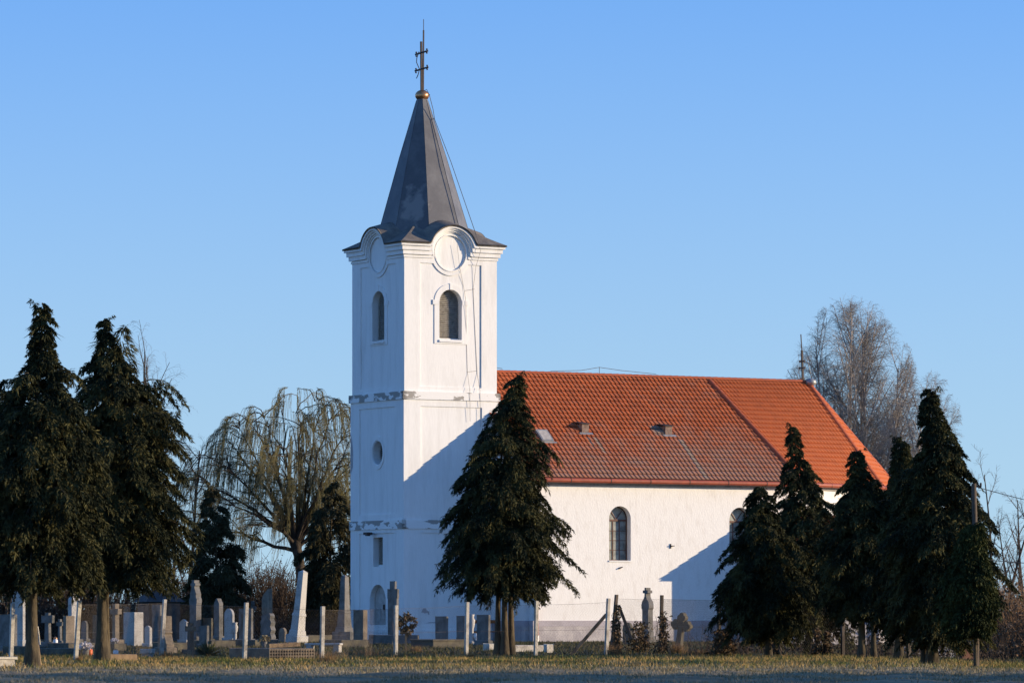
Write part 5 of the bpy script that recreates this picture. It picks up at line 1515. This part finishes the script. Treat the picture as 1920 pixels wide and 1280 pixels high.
# ---------------------------------------------------------------- fences
def post_mesh(p0, p1, hw=.055, material='concrete', parent=None):
    p0, p1 = Vector(p0), Vector(p1); b = bmesh.new(); ca, sa = math.cos(R(-62)), math.sin(R(-62))
    q = [Vector((x * ca - y * sa, x * sa + y * ca, 0)) * hw for x, y in ((-1, -1), (1, -1), (1, 1), (-1, 1))]
    va = [b.verts.new(p0 + k) for k in q]; vb = [b.verts.new(p1 + k) for k in q]
    b.faces.new(va); b.faces.new(vb)
    for i in range(4): b.faces.new((va[i], va[(i + 1) % 4], vb[(i + 1) % 4], vb[i]))
    return from_bm('post', b, M[material], parent, bevel=.008)
def fence(label, posts, braces, first, panel_to):
    """posts: (x_bottom, x_top, y_top, y_bottom, material)"""
    root = empty('chain_link_fence', first); tag(root, label, 'fence', 'wire fences round the cemetery')
    o = Vector(first); tops = []
    for xb_, xt_, yt_, yb_, m_ in posts:
        D = dist_at(yb_); g0 = gz((xb_ - 960) * D / F, D)
        p0 = Vector(((xb_ - 960) * D / F, D, g0 - .15)); p1 = P(xt_, yt_, D)
        post_mesh(p0 - o, p1 - o, .049, m_, root); tops.append((Vector((p0.x, p0.y, g0)), p1))
    for x0, y0, x1, y1, D, m_ in braces:
        p0, p1 = P(x0, y0, D), P(x1, y1, D)
        b = bmesh.new(); bar(b, p0 - o, p1 - o, .05); from_bm('brace', b, M[m_], root, bevel=.006)
    wires, mesh = [], []
    for (a0, a1), (b0, b1) in list(zip(tops, tops[1:]))[:panel_to]:
        L = (b0 - a0).length
        ta, tb = a0 + (a1 - a0) * .93, b0 + (b1 - b0) * .93
        for f in (1.0, .5):
            qa, qb = a0 + (a1 - a0) * .93 * f, b0 + (b1 - b0) * .93 * f
            wires.append(line(qa - o, (qa + qb) / 2 + Vector((0, 0, -.02)) - o, qb - o, r=.0025))
        n = int(L / .085); hgt = 1.25
        for i in range(-int(hgt / .085), n):
            for s in (1, -1):
                u0, u1 = i * .085, i * .085 + hgt
                v0, v1 = 0.0, 1.0
                if u0 < 0: v0 = -u0 / hgt; u0 = 0
                if u1 > L: v1 = 1 - (u1 - L) / hgt; u1 = L
                if v1 <= v0: continue
                if s < 0: v0, v1 = 1 - v0, 1 - v1
                def q(u, v): 
                    bt = a0 + (b0 - a0) * (u / L); tp = ta + (tb - ta) * (u / L); return bt + (tp - bt) * v
                mesh.append((np.array([tuple(q(u0, v0) - o), tuple(q(u1, v1) - o)]), np.full(2, .0012)))
    tubes('wire', wires, M['wire'], root, 4)
    V, Fc = tube_np(mesh, 3); from_np('wire_mesh', V, Fc, M['wire'], root)
    return root
fence('chain-link fence on pale concrete posts before the graves and the tower',
      [(20, 24, 1130, 1238, 'concrete'), (141, 149, 1125, 1238, 'concrete'), (302, 309, 1123, 1231, 'concrete'), (458, 462, 1129, 1236, 'concrete'), (603, 605, 1136, 1237, 'concrete'), (742, 742.5, 1134, 1230, 'concrete'), (874, 876, 1128, 1229, 'concrete'), (1004, 1006, 1126, 1228.5, 'concrete'), (1136, 1141, 1121, 1229, 'concrete')],
      [(1072, 1226, 1137, 1151, 130, 'wood')], (-11.2, 116, 0), 99)
fence('dark-posted wire fence running through the right cypress row',
      [(1146, 1156, 1114, 1222, 'dark_wood'), (1239, 1241, 1115, 1220, 'dark_wood'), (1349, 1348, 1117, 1226, 'dark_wood'), (1462, 1464, 1130, 1228, 'dark_wood'), (1580, 1580, 1130, 1229, 'dark_wood'), (1704, 1703, 1135, 1234, 'dark_wood')],
      [(1184, 1197, 1160, 1134, 143, 'dark_wood')], (4.2, 145, 0), 99)

# ---------------------------------------------------------------- utility pole, shed
def pole():
    D = 103.5; k = D / F; root = empty('utility_pole', ((1830 - 960) * k, D, gz((1830 - 960) * k, D))); tag(root, 'slim wooden utility pole with two overhead wires rising from the thuja', 'utility pole')
    o = root.location; h = EYE + (HY - 906) * k - o[2]
    tubes('pole', [(np.array([(.01, 0, -.2), (0, 0, h * .5), (-.05, 0, h)]), np.array([.068, .063, .058]))], M['dark_wood'], root, 10)
    b = bmesh.new(); bar(b, (-.09, 0, h - .06), (.13, 0, h - .06), .016); lathe(b, [(.022, h - .044), (.026, h - .01), (.015, h + .02)], .11, 0, 8); from_bm('insulator', b, M['iron'], root)
    for ya, yb_, xb_, z_ in ((912, 934, 1935, 0), (1047, 1050, 1935, 0)):
        a, c_ = P(1829, ya, D) - Vector(o), P(xb_, yb_, D) - Vector(o); e = a + (c_ - a) * 4.5
        pts = [a + (e - a) * t + Vector((0, 0, -.3 * 4 * t * (1 - t) * .35)) for t in np.linspace(0, 1, 12)]
        tubes('overhead_wire', [line(*pts, r=.009)], M['cable'], root, 5)
pole()
def shed():
    D = 214; k = D / F; x0, x1 = (262 - 960) * k, (334 - 960) * k; w = x1 - x0
    root = empty('shed', ((x0 + x1) / 2, D, 0), R(20)); tag(root, 'small shed with a dark hipped roof behind the graves on the left', 'shed')
    zt, ze_ = EYE + 56 * k, EYE + 33 * k
    b = bmesh.new(); box(b, -w * .42, w * .42, -1.0, 1.0, -.1, ze_); from_bm('wall', b, M['shed_wall'], root)
    b = bmesh.new()
    e = [b.verts.new(p) for p in ((-w * .52, -1.25, ze_ - .02), (w * .52, -1.25, ze_ - .02), (w * .52, 1.25, ze_ - .02), (-w * .52, 1.25, ze_ - .02))]
    r_ = [b.verts.new(p) for p in ((-w * .22, 0, zt), (w * .25, 0, zt))]
    for f in ((e[0], e[1], r_[1], r_[0]), (e[2], e[3], r_[0], r_[1]), (e[1], e[2], r_[1]), (e[3], e[0], r_[0]), tuple(e)): b.faces.new(f)
    from_bm('roof', b, M['shed_roof'], root)
    b = bmesh.new(); box(b, -.45, .35, -1.04, -1.0, 0, 1.7); from_bm('door', b, M['dark_wood'], root)
shed()
